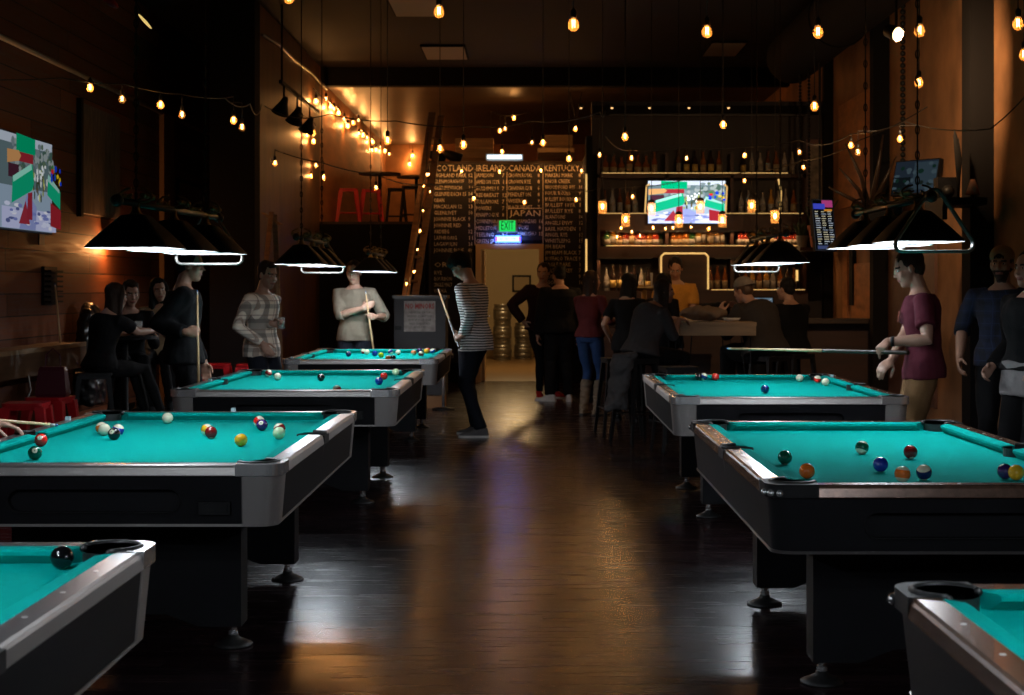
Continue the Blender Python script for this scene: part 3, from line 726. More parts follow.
def ik(a, c, l1, l2, pole):
    d = c - a; L = d.length; mx = (l1 + l2) * .998
    if L > mx: c = a + d * (mx / L); d = c - a; L = mx
    if L < abs(l1 - l2) + .02: L = abs(l1 - l2) + .02
    u = d.normalized(); x = (l1 * l1 - l2 * l2 + L * L) / (2 * L); h = math.sqrt(max(l1 * l1 - x * x, 0))
    p = Vector(pole); p = p - u * p.dot(u)
    if p.length < 1e-4: p = Vector((0, 1, 0))
    return a + u * x + p.normalized() * h, c
def wrinkle(me, amp, scale, seed, stretch=(1, 1, .45)):
    me.update()
    co = []
    ns = [v.normal.copy() for v in me.vertices]
    for v, n in zip(me.vertices, ns):
        p = Vector((v.co.x * scale * stretch[0] + seed, v.co.y * scale * stretch[1], v.co.z * scale * stretch[2] * 2))
        v.co = v.co + n * (mnoise.noise(p) * amp + mnoise.noise(p * 2.3) * amp * .4)
def remeshed(mb, name, mats, parent, voxel, smooth=3, wr=None):
    o = mb.build(name, mats, parent)
    if parent is not None: bpy.context.view_layer.update()
    bake(o, [('REMESH', {'mode': 'VOXEL', 'voxel_size': voxel}), ('SMOOTH', {'factor': .5, 'iterations': smooth})])
    if wr: wrinkle(o.data, *wr)
    for p in o.data.polygons: p.use_smooth = True
    if not o.data.materials:
        for m in (mats if isinstance(mats, (list, tuple)) else [mats]): o.data.materials.append(m)
    return o

def person(label, loc, face, h=1.75, pelvis=None, lean=0, side_lean=0, twist=0, hips_face=0, head=(0, 0), hands=None, feet=None, build=1.0, female=False,
           shirt=None, trousers=None, shoes=None, hair=('short', None), cap=None, skin=None, group=None, voxel=.0075, knee_pole=(0, 1, 0), beard=False, jacket=False, hem=.14, extra=None, tilt=0):
    """a figure standing (or sitting) at loc, looking along `face` degrees (0 = +Y, 90 = -X). local +Y is forward, +X its right hand"""
    s = h / 1.75
    root = empty('person', loc, R(face)); tag(root, label, 'person', group)
    Mw = Matrix.Translation(Vector(loc)) @ Matrix.Rotation(R(face), 4, 'Z'); Mi = Mw.inverted()
    skin = skin or SKIN
    V = Vector
    P = V(pelvis) if pelvis else V((0, 0, .95 * s))
    if len(P) == 3 and pelvis: P = V(pelvis)
    fem = female
    # spine
    sp = [P.copy()]; ang = R(lean) * .55; pos = P.copy(); N = 8; spine_len = .50 * s
    for i in range(N):
        a = ang + (R(lean) * 1.25 - ang) * i / (N - 1)
        d = V((math.sin(R(side_lean)) * .9, math.sin(a), math.cos(a))).normalized()
        pos = pos + d * spine_len / N; sp.append(pos.copy())
    up = (sp[-1] - sp[-2]).normalized()
    def spine_at(t):      # t in metres (unscaled) above pelvis
        q = t * s / (spine_len / N)
        if q <= 0: return sp[0] + (sp[1] - sp[0]).normalized() * t * s
        i = min(int(q), N - 1); f = q - i
        return sp[i] + (sp[i + 1] - sp[i]) * f
    def side_at(t):
        k = min(max(t / .5, 0), 1); a = R(hips_face * (1 - k) + twist * k)
        return V((math.cos(a), math.sin(a), 0))
    bw = build
    ringdefs = [(-.09, .10, .085), (-.04, .155, .11), (.02, .17, .115), (.10, .142 if not fem else .125, .10), (.18, .14 if not fem else .118, .098), (.27, .158 if not fem else .138, .112), (.36, .172 if not fem else .15, .118 if not fem else .122), (.41, .160 if not fem else .138, .105), (.455, .115, .082), (.50, .062, .06)]
    if fem: ringdefs[1] = (-.04, .165, .115); ringdefs[2] = (.02, .168, .115)
    def torso(mb, off, t0=-.2, t1=9, flare=0, back=0, full=False):
        rs = []
        defs = [d for d in ringdefs if t0 < d[0] < t1]
        if t0 > -.2 and t0 < defs[0][0]:
            d0 = defs[0]; defs = [(t0, max(d0[1], .168 * (1 if not fem else .98)) + flare, max(d0[2], .115) + flare)] + defs
        for t, a, b in defs:
            c = spine_at(t); sd = side_at(t)
            c2 = spine_at(t + .02); dd = (c2 - c).normalized()
            sd = (sd - dd * sd.dot(dd)).normalized(); fw = dd.cross(sd)
            if full and t < .06: a, b = max(a, .178 - .012 * (t > .01)), max(b, .132 - .014 * (t > .01))
            A, B = a * bw * s + off, b * (bw ** 1.4) * s + off
            rs.append([c + sd * A * math.copysign(abs(math.cos(q)) ** .85, math.cos(q)) + fw * B * math.copysign(abs(math.sin(q)) ** .9, math.sin(q)) for q in [2 * math.pi * k / 20 for k in range(20)]])
        mb.rings(rs)
    # joints
    sh_w = (.185 if not fem else .162) * s * (bw ** .5)
    ssd = side_at(.44); ct = spine_at(.41)
    ssd = (ssd - up * ssd.dot(up)).normalized()
    hip_sd = side_at(0)
    la, lf, ll, lc = .285 * s, .255 * s, .435 * s, .42 * s
    body = MB(); torso(body, -.008)
    arms = {}
    hands = hands or {}
    for key, sg in (('R', 1), ('L', -1)):
        S_ = ct + ssd * sg * sh_w
        hd = dict(hands.get(key, {}))
        fdir = None; nrm = None; curl = hd.get('curl', (22, 28, 18))
        if 'grip' in hd:
            g = Mi @ V(hd['grip']); ax = (Mi.to_3x3() @ V(hd['axis'])).normalized()
            fd = (Mi.to_3x3() @ V(hd['fdir'])) if 'fdir' in hd else (g - (S_ + V((0, 0, -.25))))
            fd = (fd - ax * fd.dot(ax)).normalized()
            nrm = ax.cross(fd) if sg > 0 else fd.cross(ax)
            fdir = fd; wrist = g - fd * .085 * s - nrm * .030 * s
            curl = hd.get('curl', (68, 88, 55)); thumb_curl = 50
        else:
            wrist = Mi @ V(hd['at']) if 'at' in hd else S_ + V((sg * .07, .05, -.52)) * s
            if 'loc' in hd: wrist = V(hd['loc'])
            thumb_curl = 15
        pole = V(hd.get('pole', (sg * .35, -1, -.35)))
        E_, wrist = ik(S_, wrist, la, lf, pole)
        fa = (wrist - E_).normalized()
        if fdir is None:
            fdir = V(hd['dir']) if 'dir' in hd else fa.copy()
            fdir = (Mi.to_3x3() @ V(hd['wdir'])).normalized() if 'wdir' in hd else fdir.normalized()
            nn = V(hd.get('n', (-sg, 0, 0))); 
            if 'wn' in hd: nn = Mi.to_3x3() @ V(hd['wn'])
            nrm = (nn - fdir * nn.dot(fdir)).normalized()
        sd = fdir.cross(nrm) if sg > 0 else nrm.cross(fdir)     # towards the thumb
        arms[key] = (S_, E_, wrist)
        k_ = (.9 if fem else 1.0) * s * (bw ** .3)
        # arm
        body.tube([ct + ssd * sg * sh_w * .55 + V((0, 0, .0)), S_, S_.lerp(E_, .3), S_.lerp(E_, .8), E_, E_.lerp(wrist, .25), E_.lerp(wrist, .7), wrist, wrist + fdir * .02 * s],
                  [.05 * k_, .053 * k_, .05 * k_, .042 * k_, .040 * k_, .043 * k_, .034 * k_, .026 * k_, .026 * k_], 12, round_caps=True)
        # palm
        hs = s * (.92 if fem else 1)
        rs = []
        for t, wd, th in ((-.015, .026, .02), (.01, .030, .017), (.04, .040, .0165), (.07, .043, .015), (.092, .040, .011)):
            c = wrist + fdir * t * hs
            rs.append([c + sd * wd * hs * math.cos(q) + nrm * th * hs * math.sin(q) for q in [2 * math.pi * i / 12 for i in range(12)]])
        body.rings(rs)
        for i, (off, L1, r_) in enumerate(((.029, .082, .0092), (.010, .090, .0095), (-.010, .084, .009), (-.028, .066, .008))):
            p = wrist + fdir * (.088 - abs(off - .005) * .25) * hs + sd * off * hs
            pts = [p - fdir * .02 * hs, p]; a = 0
            spread = sd * off * (1.2 if curl[0] < 40 else 0)
            for j, (fr, cu) in enumerate(zip((.46, .30, .24), curl)):
                a += R(cu * (1 + .06 * i))
                d = fdir * math.cos(a) + nrm * math.sin(a) + spread
                pts.append(pts[-1] + d.normalized() * L1 * fr * hs)
            body.tube(pts, [r_ * hs, r_ * hs * 1.05, r_ * hs, r_ * hs * .95, r_ * hs * .8], 8, round_caps=True)
        p = wrist + fdir * .025 * hs + sd * .024 * hs + nrm * .006
        tc = R(thumb_curl)
        d1 = (fdir * .55 + sd * .72 * math.cos(tc) + nrm * (.35 + .6 * math.sin(tc))).normalized(); d2 = (fdir * .85 + nrm * (.35 + .8 * math.sin(tc)) + sd * (.35 - .7 * math.sin(tc))).normalized()
        pts = [p - d1 * .01, p + d1 * .040 * hs, p + d1 * .040 * hs + d2 * .032 * hs, p + d1 * .04 * hs + d2 * .055 * hs]
        body.tube(pts, [.013 * hs, .0115 * hs, .0105 * hs, .009 * hs], 8, round_caps=True)
    # neck and head
    nb = spine_at(.48); 
    hy, hp = R(head[0]), R(head[1])
    neck_d = (up * .65 + V((0, .18 + .5 * math.sin(hp) * .6, .5))).normalized() if True else up
    HC = nb + neck_d * .155 * s + V((-math.sin(hy), math.cos(hy), 0)) * (.025 + .02 * math.sin(max(hp, 0))) * s
    RH = (Matrix.Rotation(hy, 3, 'Z') @ Matrix.Rotation(R(tilt), 3, 'Y') @ Matrix.Rotation(-hp, 3, 'X'))
    hs_ = s * (.97 if fem else 1.0)
    hp_ = lambda x, y, z: HC + RH @ (V((x, y, z)) * hs_)
    body.tube([nb - neck_d * .03, nb + neck_d * .04 * s, HC + RH @ V((0, -.02, -.05))], [.06 * s * (.85 if fem else 1), .053 * s * (.85 if fem else 1), .054 * s * (.85 if fem else 1)], 12)
    H = lambda c, r: body.ell(hp_(*c), [q * hs_ for q in r], RH, 18, 12)
    H((0, -.012, .035), (.073, .092, .085)); H((0, .022, -.03), (.060, .068, .082)); H((0, .046, -.085), (.034, .036, .03)); H((0, .062, -.098), (.018, .018, .015))
    H((.036, .052, -.025), (.026, .028, .028)); H((-.036, .052, -.025), (.026, .028, .028)); H((0, .074, .032), (.046, .014, .012))
    H((0, .094, -.022), (.0135, .018, .012)); H((0, .086, -.002), (.0085, .014, .026)); H((.0, .082, -.058), (.024, .012, .011))
    for q in (-1, 1): H((q * .074, -.006, -.005), (.009, .019, .030))
    bo = remeshed(body, 'body', [skin, LIPS, BROW], root, voxel, 2)
    RHi = RH.transposed()
    for f in bo.data.polygons:
        q = RHi @ (f.center - HC) / hs_
        if q.y > .05 and abs(q.x) < .026 and -.067 < q.z < -.050: f.material_index = 1
        elif q.y > .055 and .013 < abs(q.x) < .047 and .022 < q.z < .033: f.material_index = 2
        elif beard and q.y > -.0 and -.125 < q.z < -.040 and abs(q.x) < .075 and not (abs(q.x) < .024 and -.067 < q.z < -.05) and q.y > .0 + (-.04 - q.z) * -.2: f.material_index = 2
    for q in (-1, 1):
        e = MB(); e.ell(hp_(q * .030, .0705, .008), [.0125 * hs_, .0125 * hs_, .0070 * hs_], RH, 12, 8)
        e.mi = 1; e.ell(hp_(q * .030, .0776, .008), [.0064 * hs_, .0062 * hs_, .0064 * hs_], RH, 10, 6)
        e.build('eye', [EYEW, IRIS], root, smooth=True)
    # clothes
    smat, slen = (shirt or (F_BLACK, 'long'))
    sh = MB(); torso(sh, .014 + (.012 if jacket else 0), t0=-hem, t1=.49, flare=.004, full=True)
    for key, sg in (('R', 1), ('L', -1)):
        S_, E_, wr_ = arms[key]; k_ = s * (.9 if fem else 1) * (bw ** .3); ex = .010 if jacket else 0
        ins = ct + ssd * sg * sh_w * .55
        if slen == 'long':
            sh.tube([ins, S_, S_.lerp(E_, .4), S_.lerp(E_, .9), E_, E_.lerp(wr_, .3), E_.lerp(wr_, .75), E_.lerp(wr_, .97)], [(r_ + ex) * k_ for r_ in (.064, .067, .062, .056, .056, .054, .046, .040)], 14)
        elif slen == 'elbow':
            sh.tube([ins, S_, S_.lerp(E_, .4), S_.lerp(E_, .8), E_, E_.lerp(wr_, .12)], [r_ * k_ for r_ in (.064, .068, .067, .063, .062, .062)], 14)
        elif slen == 'short':
            sh.tube([ins, S_, S_.lerp(E_, .3), S_.lerp(E_, .68)], [r_ * k_ for r_ in (.064, .068, .069, .070)], 14)
        else:
            sh.tube([ins, S_, S_.lerp(E_, .08)], [r_ * k_ for r_ in (.062, .064, .062)], 14)
    so = remeshed(sh, 'jacket' if jacket else 'shirt', smat, root, .010, 3, (.010, 7, loc[0] * 3))
    # legs
    tr = MB(); torso(tr, .010, t0=-.2, t1=.09)
    tmat, tstyle = trousers or (F_BLACK, 'long')
    feet = feet or {}
    legm = None
    for key, sg in (('R', 1), ('L', -1)):
        hip = P + hip_sd * sg * .088 * s + V((0, 0, -.04 * s))
        fd = feet.get(key, {}); ank = V(fd.get('at', (sg * .11, 0, .0))) * 1.0
        if 'w' in fd: ank = Mi @ V(fd['w'])
        ank = ank + V((0, 0, .09 * s)); yaw = R(fd.get('yaw', -sg * 10))
        K, ank = ik(hip, ank, ll, lc, V(fd.get('pole', knee_pole)))
        k_ = s * (bw ** .7) * (.95 if fem else 1)
        if tstyle == 'long':
            tr.tube([hip + V((0, 0, .04)), hip.lerp(K, .2), hip.lerp(K, .7), K, K.lerp(ank, .3), K.lerp(ank, .8), K.lerp(ank, 1.03)], [r_ * k_ for r_ in (.092, .096, .078, .068, .068, .056, .056)], 16)
        elif tstyle == 'slim':
            tr.tube([hip + V((0, 0, .04)), hip.lerp(K, .2), hip.lerp(K, .7), K, K.lerp(ank, .3), K.lerp(ank, .8), K.lerp(ank, 1.0)], [r_ * k_ for r_ in (.088, .092, .070, .056, .058, .043, .042)], 16)
        else:
            tr.tube([hip + V((0, 0, .04)), hip.lerp(K, .2), hip.lerp(K, .7), K, ], [r_ * k_ for r_ in (.095, .100, .092, .088)], 16)
            lg = MB() if legm is None else legm
            legm = lg
            lg.tube([hip.lerp(K, .8), K, K.lerp(ank, .3), K.lerp(ank, .7), K.lerp(ank, 1.0)], [r_ * k_ for r_ in (.055, .05, .055, .038, .034)], 14)
        f_ = V((-math.sin(yaw), math.cos(yaw), 0)); fs = V((math.cos(yaw), math.sin(yaw), 0))
        if 'fup' in fd: f_ = (f_ + V((0, 0, fd['fup']))).normalized()
        upv = fs.cross(f_)
        b0 = ank - upv * .09 * s
        sm = MB(); rs = []
        fl = s * (.9 if fem else 1)
        for t, wd, zt in ((-.072, .022, .045), (-.06, .033, .085), (-.02, .037, .105), (.04, .040, .085), (.10, .046, .055), (.15, .044, .045), (.19, .030, .035), (.20, .012, .025)):
            c = b0 + f_ * t * fl
            ring = []
            for k in range(14):
                q = 2 * math.pi * k / 14; cz = math.sin(q)
                z = (zt * (cz * .5 + .5) if cz > -.6 else 0) * fl
                ring.append(c + fs * wd * fl * math.copysign(abs(math.cos(q)) ** .7, math.cos(q)) + upv * z)
            rs.append(ring)
        sm.rings(rs)
        smt, sstyle = shoes or (F_BLACK, 'shoe')
        if sstyle == 'boot':
            sm.tube([ank - upv * .03, ank, ank.lerp(K, .2), ank.lerp(K, .45), ank.lerp(K, .78)], [r_ * k_ for r_ in (.045, .05, .058, .068, .075)], 14)
            sh_o = remeshed(sm, 'boot', smt, root, .010, 2, (.012, 14, 3, (1, 1, 1.4)))
        else:
            sm.tube([ank - upv * .035, ank + upv * .005], [.042 * fl, .040 * fl], 12)
            sh_o = remeshed(sm, 'shoe', smt, root, .009, 2)
        so_ = MB(); rs = []
        for t, wd in ((-.076, .024), (-.06, .036), (-.02, .040), (.04, .042), (.10, .048), (.15, .047), (.19, .032), (.204, .012)):
            c = b0 + f_ * t * fl
            rs.append([c + fs * wd * fl, c + fs * wd * fl + upv * .02, c - fs * wd * fl + upv * .02, c - fs * wd * fl])
        so_.rings(rs); so_.build('sole', F_WHITE if smt in (F_REDSHOE, F_WHITE, F_GREYSHOE) else RUBBER, sh_o)
    if legm is not None:
        # bare shins belong to the body mesh
        lo = legm.build('tmp', skin, None); bm = bmesh.new(); bm.from_mesh(bo.data); bm.from_mesh(lo.data); bm.to_mesh(bo.data); bm.free()
        me = lo.data; bpy.data.objects.remove(lo); bpy.data.meshes.remove(me)
    remeshed(tr, 'shorts' if tstyle == 'shorts' else 'trousers', tmat, root, .011, 3, (.012, 6, loc[1]))
    # hair
    hstyle, hm = hair; hm = hm or HAIR_K
    hb = MB(); E = lambda c, r: hb.ell(hp_(*c), [q * hs_ for q in r], RH, 18, 12)
    if hstyle != 'bald':
        E((0, -.026, .050), (.080, .094, .084)); E((0, -.055, .0), (.070, .055, .075))
        for q in (-1, 1): E((q * .064, -.015, .035), (.016, .045, .042))
    if hstyle == 'bushy':
        E((0, -.01, .075), (.094, .104, .072)); E((0, -.05, .03), (.092, .085, .085)); E((0, .055, .085), (.062, .045, .032))
    if hstyle == 'quiff': E((0, .035, .105), (.055, .05, .028))
    if hstyle in ('long', 'longback'):
        L = .30 if hstyle == 'long' else .42
        top = hp_(0, -.05, .03); back = V((math.sin(hy), -math.cos(hy), 0))
        rt = V((math.cos(hy), math.sin(hy), 0))
        rs = []
        for t, a, b, dy in ((0, .07, .05, 0), (.12, .088, .055, .01), (.22, .095, .05, .02), (.32, .09, .042, .022), (L + .04, .05, .022, .02)):
            c = top + V((0, 0, -t * hs_)) + back * dy
            rs.append([c + rt * a * hs_ * math.cos(q) + back * b * hs_ * math.sin(q) for q in [2 * math.pi * i / 18 for i in range(18)]])
        hb.rings(rs)
        for q in (-1, 1):
            hb.tube([hp_(q * .05, .02, .10), hp_(q * .080, .01, .03), hp_(q * .084, .006, -.04), hp_(q * .085, .0, -.11) + V((0, 0, -.02)), hp_(q * .08, .0, -.16) + V((0, 0, -.05))], [.02, .023, .024, .024, .012], 10, round_caps=True)
    if hstyle != 'bald': remeshed(hb, 'hair', hm, root, .008, 2, (.007, 26, 1, (1, 1, .15)))
    if cap:
        cm, back = cap
        cb = MB(); cb.ell(hp_(0, -.018, .058), [q * hs_ for q in (.086, .104, .082)], RH, 18, 12)
        bis = cb.bm; 
        sgn = -1 if back else 1
        geo = [v for v in bis.verts if (RHi @ (v.co - HC)).z / hs_ < .034]
        for v in geo:
            q = RHi @ (v.co - HC); q.z = .034 * hs_ + .008 * (abs(q.y)) ; v.co = HC + RH @ q
        rs = []
        for k in range(9):
            a = -75 + 150 * k / 8
            x = .078 * math.sin(R(a)); y = .09 * math.cos(R(a)) 
            yo = y + .06 * math.cos(R(a)) ** .8 if abs(a) < 74 else y
            rs.append([hp_(x, sgn * y - .018, .050), hp_(x * 1.02, sgn * yo - .018, .040), hp_(x * 1.02, sgn * yo - .018, .035), hp_(x, sgn * y - .018, .040)])
        cb.rings(rs)
        cpo = cb.build('cap', cm, root, smooth=True)
        if back:
            g_ = MB(); g_.tube([hp_(.030 * math.cos(R(a_)), .083 - .018 * math.sin(R(a_)), .045 + .034 * math.sin(R(a_))) for a_ in range(0, 181, 20)], .006, 8)
            g_.ell(hp_(0, .062, .062), (.030 * hs_, .034 * hs_, .022 * hs_), RH, 12, 8)
            g_.build('cap_opening', F_BLACK, cpo, smooth=True)
    if extra: extra(root, arms, hp_, Mi, s, up, ct, P)
    return root

def bone(name, pts, rs, m, parent=None, seg=12): return MB().tube(pts, rs, seg).build(name, m, parent, smooth=True)
def cue(p_tip, p_dir, length, label, butt_dark=True):
    """a pool cue from its tip along p_dir"""
    d = Vector(p_dir).normalized(); a = Vector(p_tip)
    c = empty('pool_cue', a); tag(c, label, 'pool cue')
    q = lambda t: d * t
    MB().tube([q(.012), q(.035)], [.0063, .0066], 10).build('ferrule', WHITE, c, smooth=True)
    MB().tube([q(0), q(.012)], [.0050, .0063], 10).build('tip', mat('blue cue tip', (.05, .12, .3, 1), .9), c, smooth=True)
    MB().tube([q(.035), q(length * .55)], [.0068, .0112], 10).build('shaft', WARMWOOD, c, smooth=True)
    MB().tube([q(length * .55), q(length * .56), q(length * .99), q(length)], [.0114, .0118, .0148, .0135], 10).build('butt', DARKWOOD if butt_dark else WARMWOOD, c, smooth=True)
    return c
UP = Vector((0, 0, 1))
# man in the striped shirt by the farthest left table
g = W(457, 341, 15.2); dv = Vector((.25, -1.15, -.50)).normalized()
cue(g - dv * 1.30, dv, 1.45, 'pool cue slanting from the hands of the man in the striped shirt')
def hat_none(*a): pass
person('person in a black and white striped shirt with both hands on a pool cue', (-.56, 15.36, 0), 62, h=1.86, lean=7, head=(12, 42), shirt=(F_STRIPE, 'long'), trousers=(F_DENIM, 'long'), shoes=(F_GREYSHOE, 'shoe'),
       hair=('bushy', HAIR_K), hem=.16, feet={'R': {'at': (.12, .06, 0), 'yaw': 0}, 'L': {'at': (-.10, -.12, 0), 'yaw': 25}},
       hands={'L': {'grip': g + dv * .0, 'axis': -dv, 'fdir': (-.9, .3, -.2), 'pole': (-.5, -.8, -.5)}, 'R': {'grip': g - dv * .10, 'axis': -dv, 'fdir': (-.8, -.5, -.2), 'pole': (.5, -.5, -.8)}})
# man in beige behind the farthest left table
g = W(369, 317, 16.98); tip = W(365.5, 291, 17.02); dv = (g - tip).normalized()
cue(tip, dv, 1.42, 'upright pool cue held by the man in the beige top')
person('person in a beige half-sleeved top with a cue behind the farthest left table', (-1.96, 17.25, 0), 180, h=1.80, build=1.02, shirt=(F_BEIGE, 'elbow'), trousers=(F_DENIM, 'long'), head=(-8, 14), hair=('short', HAIR_B), hem=.10,
       hands={'L': {'grip': g, 'axis': -dv, 'fdir': (-.5, -.8, .25), 'pole': (-.5, -.2, -1)}, 'R': {'loc': (-.10, .235, 1.235), 'dir': (-.85, .1, .35), 'n': (0, -1, 0), 'pole': (1, .0, -.8)}})
# man in the plaid shirt
def glass_in(root, arms, hp_, Mi, s, up, ct, P): pass
gg = W(281, 323.5, 13.95)
person('person in a cream and black plaid shirt holding a drink near the farthest left table', (-2.45, 14.12, 0), -118, h=1.74, lean=2, head=(-12, 12), shirt=(F_PLAID, 'long'), trousers=(F_DENIM, 'long'), shoes=(F_BLACK, 'shoe'), hair=('quiff', HAIR_B), hem=.11,
       hands={'L': {'grip': gg + Vector((-.01, 0, 0)), 'axis': UP, 'fdir': (.9, -.1, .1), 'curl': (45, 50, 30), 'pole': (-.4, -1, -.5)},
              'R': {'at': W(262, 343, 13.86), 'wdir': (.55, -.25, -.7), 'wn': (0, .9, 0), 'pole': (.9, -.6, -.2)}})
tb = MB(); tb.lathe([(.001, 0), (.030, 0), (.036, .105), (.033, .105), (.028, .008), (.001, .008)], 18)
gl = empty('drink_glass', gg - Vector((0, 0, .05))); tag(gl, 'short glass with a drink in the hand of the man in the plaid shirt', 'glass')
GLASS = glassy('drinking glass', (.8, .85, .85, 1), alpha=.25)
tb.build('tumbler', GLASS, gl, smooth=True)
MB().lathe([(.001, .009), (.0275, .009), (.0315, .07), (.001, .07)], 18).build('drink', mat('cloudy drink', (.3, .3, .2, 1), .2), gl, smooth=True)
# dark man with an upright cue
g = W(197.6, 332, 11.35); g.y = 11.6; g = W(197.6, 332, 11.6); dv = Vector((.004, .0, -1)).normalized()
tp = W(197.2, 290, 11.6)
cue(tp, Vector((.018, -.02, -1)), 1.43, 'upright pool cue held by the person in black beside the second left table')
person('person in black clothes holding an upright cue beside the second left table', (-2.65, 11.85, 0), -75, h=1.80, build=1.0, shirt=(F_BLACK, 'long'), trousers=(F_BLACK, 'long'), head=(-15, 5), hair=('short', HAIR_K), skin=SKIN_D, jacket=True, hem=.22,
       hands={'R': {'grip': g, 'axis': UP, 'fdir': (.95, .1, .05), 'pole': (.1, -.4, -1)}, 'L': {'at': W(204, 362, 12.15), 'wdir': (.2, 0, -1), 'wn': (0, -1, 0)}})
# three people around the small table by the left wall
person('long-haired person in a black top seated, back to us, at the small table', (-3.70, 13.35, 0), -38, h=1.66, hem=.03, pelvis=(0, 0, .80), lean=14, female=True, head=(-12, 6), shirt=(F_BLACK, 'short'), trousers=(F_BLACK, 'slim'), hair=('longback', HAIR_B),
       shoes=(F_BLACK, 'shoe'), feet={'R': {'at': (.22, .48, .30)}, 'L': {'at': (.02, .46, .30)}}, hands={'R': {'at': (-3.34, 13.77, 1.08), 'wdir': (.7, .7, -.1), 'wn': (0, 0, -1)}, 'L': {'at': (-3.54, 13.84, 1.08), 'wdir': (.5, .8, 0), 'wn': (0, 0, -1)}})
person('person with short dark hair leaning in between the two women by the left wall', (-3.79, 14.62, 0), -158, h=1.72, hem=.03, pelvis=(0, 0, .80), lean=14, head=(8, 12), shirt=(F_BLACK, 'long'), trousers=(F_BLACK, 'long'), hair=('quiff', HAIR_B),
       feet={'R': {'at': (.14, .42, .30)}, 'L': {'at': (-.14, .42, .30)}}, hands={'R': {'loc': (.14, .36, 1.07), 'dir': (-.6, .7, -.1), 'n': (0, 0, -1)}, 'L': {'loc': (-.14, .36, 1.07), 'dir': (.6, .7, -.1), 'n': (0, 0, -1)}})
person('smiling person in a cream lace top facing us at the small table', (-3.62, 15.15, 0), -172, h=1.66, hem=.03, pelvis=(0, 0, .84), lean=6, female=True, head=(14, 6), shirt=(F_LACE, 'long'), trousers=(F_BLACK, 'slim'), hair=('long', HAIR_K),
       feet={'R': {'at': (.14, .42, .30)}, 'L': {'at': (-.14, .42, .30)}}, hands={'R': {'loc': (.14, .36, 1.07), 'dir': (-.6, .7, -.1), 'n': (0, 0, -1)}, 'L': {'loc': (-.14, .36, 1.07), 'dir': (.6, .7, -.1), 'n': (0, 0, -1)}}, tilt=8)
# two people in dark clothes by the doorway
person('person in dark clothes with a hand in the pocket and red and white sneakers', (.12, 20.7, 0), 200, h=1.84, lean=8, build=1.05, shirt=(fabric('very dark red wool', (.018, .006, .007)), 'long'), trousers=(F_BLACK, 'slim'), shoes=(F_REDSHOE, 'shoe'), hair=('short', HAIR_B), head=(-35, 8), hem=.22, jacket=True,
       feet={'R': {'at': (.02, -.02, 0), 'yaw': -15}, 'L': {'at': (-.16, .12, 0), 'yaw': 60}}, hands={'R': {'loc': (.26, .02, 1.02), 'dir': (-.5, .3, -.8), 'n': (-1, 0, 0), 'pole': (1, -.6, 0)}})
person('person all in black seen from behind in front of the doorway', (.36, 20.05, 0), 8, h=1.80, build=1.18, shirt=(F_BLACK, 'long'), trousers=(F_BLACK, 'long'), shoes=(F_WHITE, 'shoe'), hair=('short', HAIR_K), head=(15, 5), hem=.24, jacket=True,
       feet={'R': {'at': (.12, 0, 0)}, 'L': {'at': (-.12, .05, 0), 'yaw': 60}})
# woman in jeans and boots
person('person in a dark red top, blue jeans and beige boots with long dark hair', (.66, 17.85, 0), -30, h=1.70, female=True, build=.98, shirt=(F_RUST, 'long'), trousers=(F_JEANS, 'slim'), shoes=(F_BROWNL, 'boot'), hair=('long', HAIR_B), head=(-38, 0), hem=.03,
       feet={'R': {'at': (.10, -.02, 0), 'yaw': -25}, 'L': {'at': (-.10, .03, 0), 'yaw': 5}}, hands={'R': {'loc': (.22, .20, 1.08)}, 'L': {'loc': (-.05, .30, 1.12)}})
person('person in a black short-sleeved top with dark hair, between the two women at the bar', (1.05, 17.15, 0), -15, h=1.66, female=True, shirt=(F_BLACK, 'short'), trousers=(F_BLACK, 'slim'), hair=('long', HAIR_K), head=(-20, 6), hands={'L': {'loc': (-.22, .08, .92)}})
# seated woman in grey leaning on the high table
person('person in a grey tee leaning on the high wooden table from a bar stool', (1.03, 14.72, 0), -62, h=1.68, pelvis=(0, 0, .86), lean=24, female=True, build=1.22, shirt=(F_GREY, 'elbow'), trousers=(F_BLACK, 'long'), hair=('long', HAIR_B), head=(-20, 2), hem=.03,
       feet={'R': {'at': (.16, .36, .32)}, 'L': {'at': (-.10, .36, .32)}}, hands={'R': {'at': (1.40, 14.92, 1.16), 'wdir': (.9, .35, -.1), 'wn': (0, 0, -1), 'pole': (.5, -.6, -.6)}, 'L': {'at': (1.38, 15.25, 1.16), 'wdir': (.9, .1, -.1), 'wn': (0, 0, -1)}})
person('person with dark hair behind the seated one in grey, turned to the bar', (1.42, 17.12, 0), -30, h=1.66, shirt=(F_BLACK, 'long'), trousers=(F_BLACK, 'slim'), female=True, hair=('long', HAIR_K), head=(-10, 10))
# bartender
person('bartender in a mustard shirt looking down behind the bar', (1.74, 18.95, 0), 175, h=1.88, build=1.05, shirt=(F_ORANGE, 'short'), trousers=(F_BLACK, 'long'), hair=('short', HAIR_K), head=(0, 32), lean=4, hands={'R': {'loc': (.14, .34, 1.10), 'n': (0, 0, -1)}, 'L': {'loc': (-.14, .34, 1.10), 'n': (0, 0, -1)}})
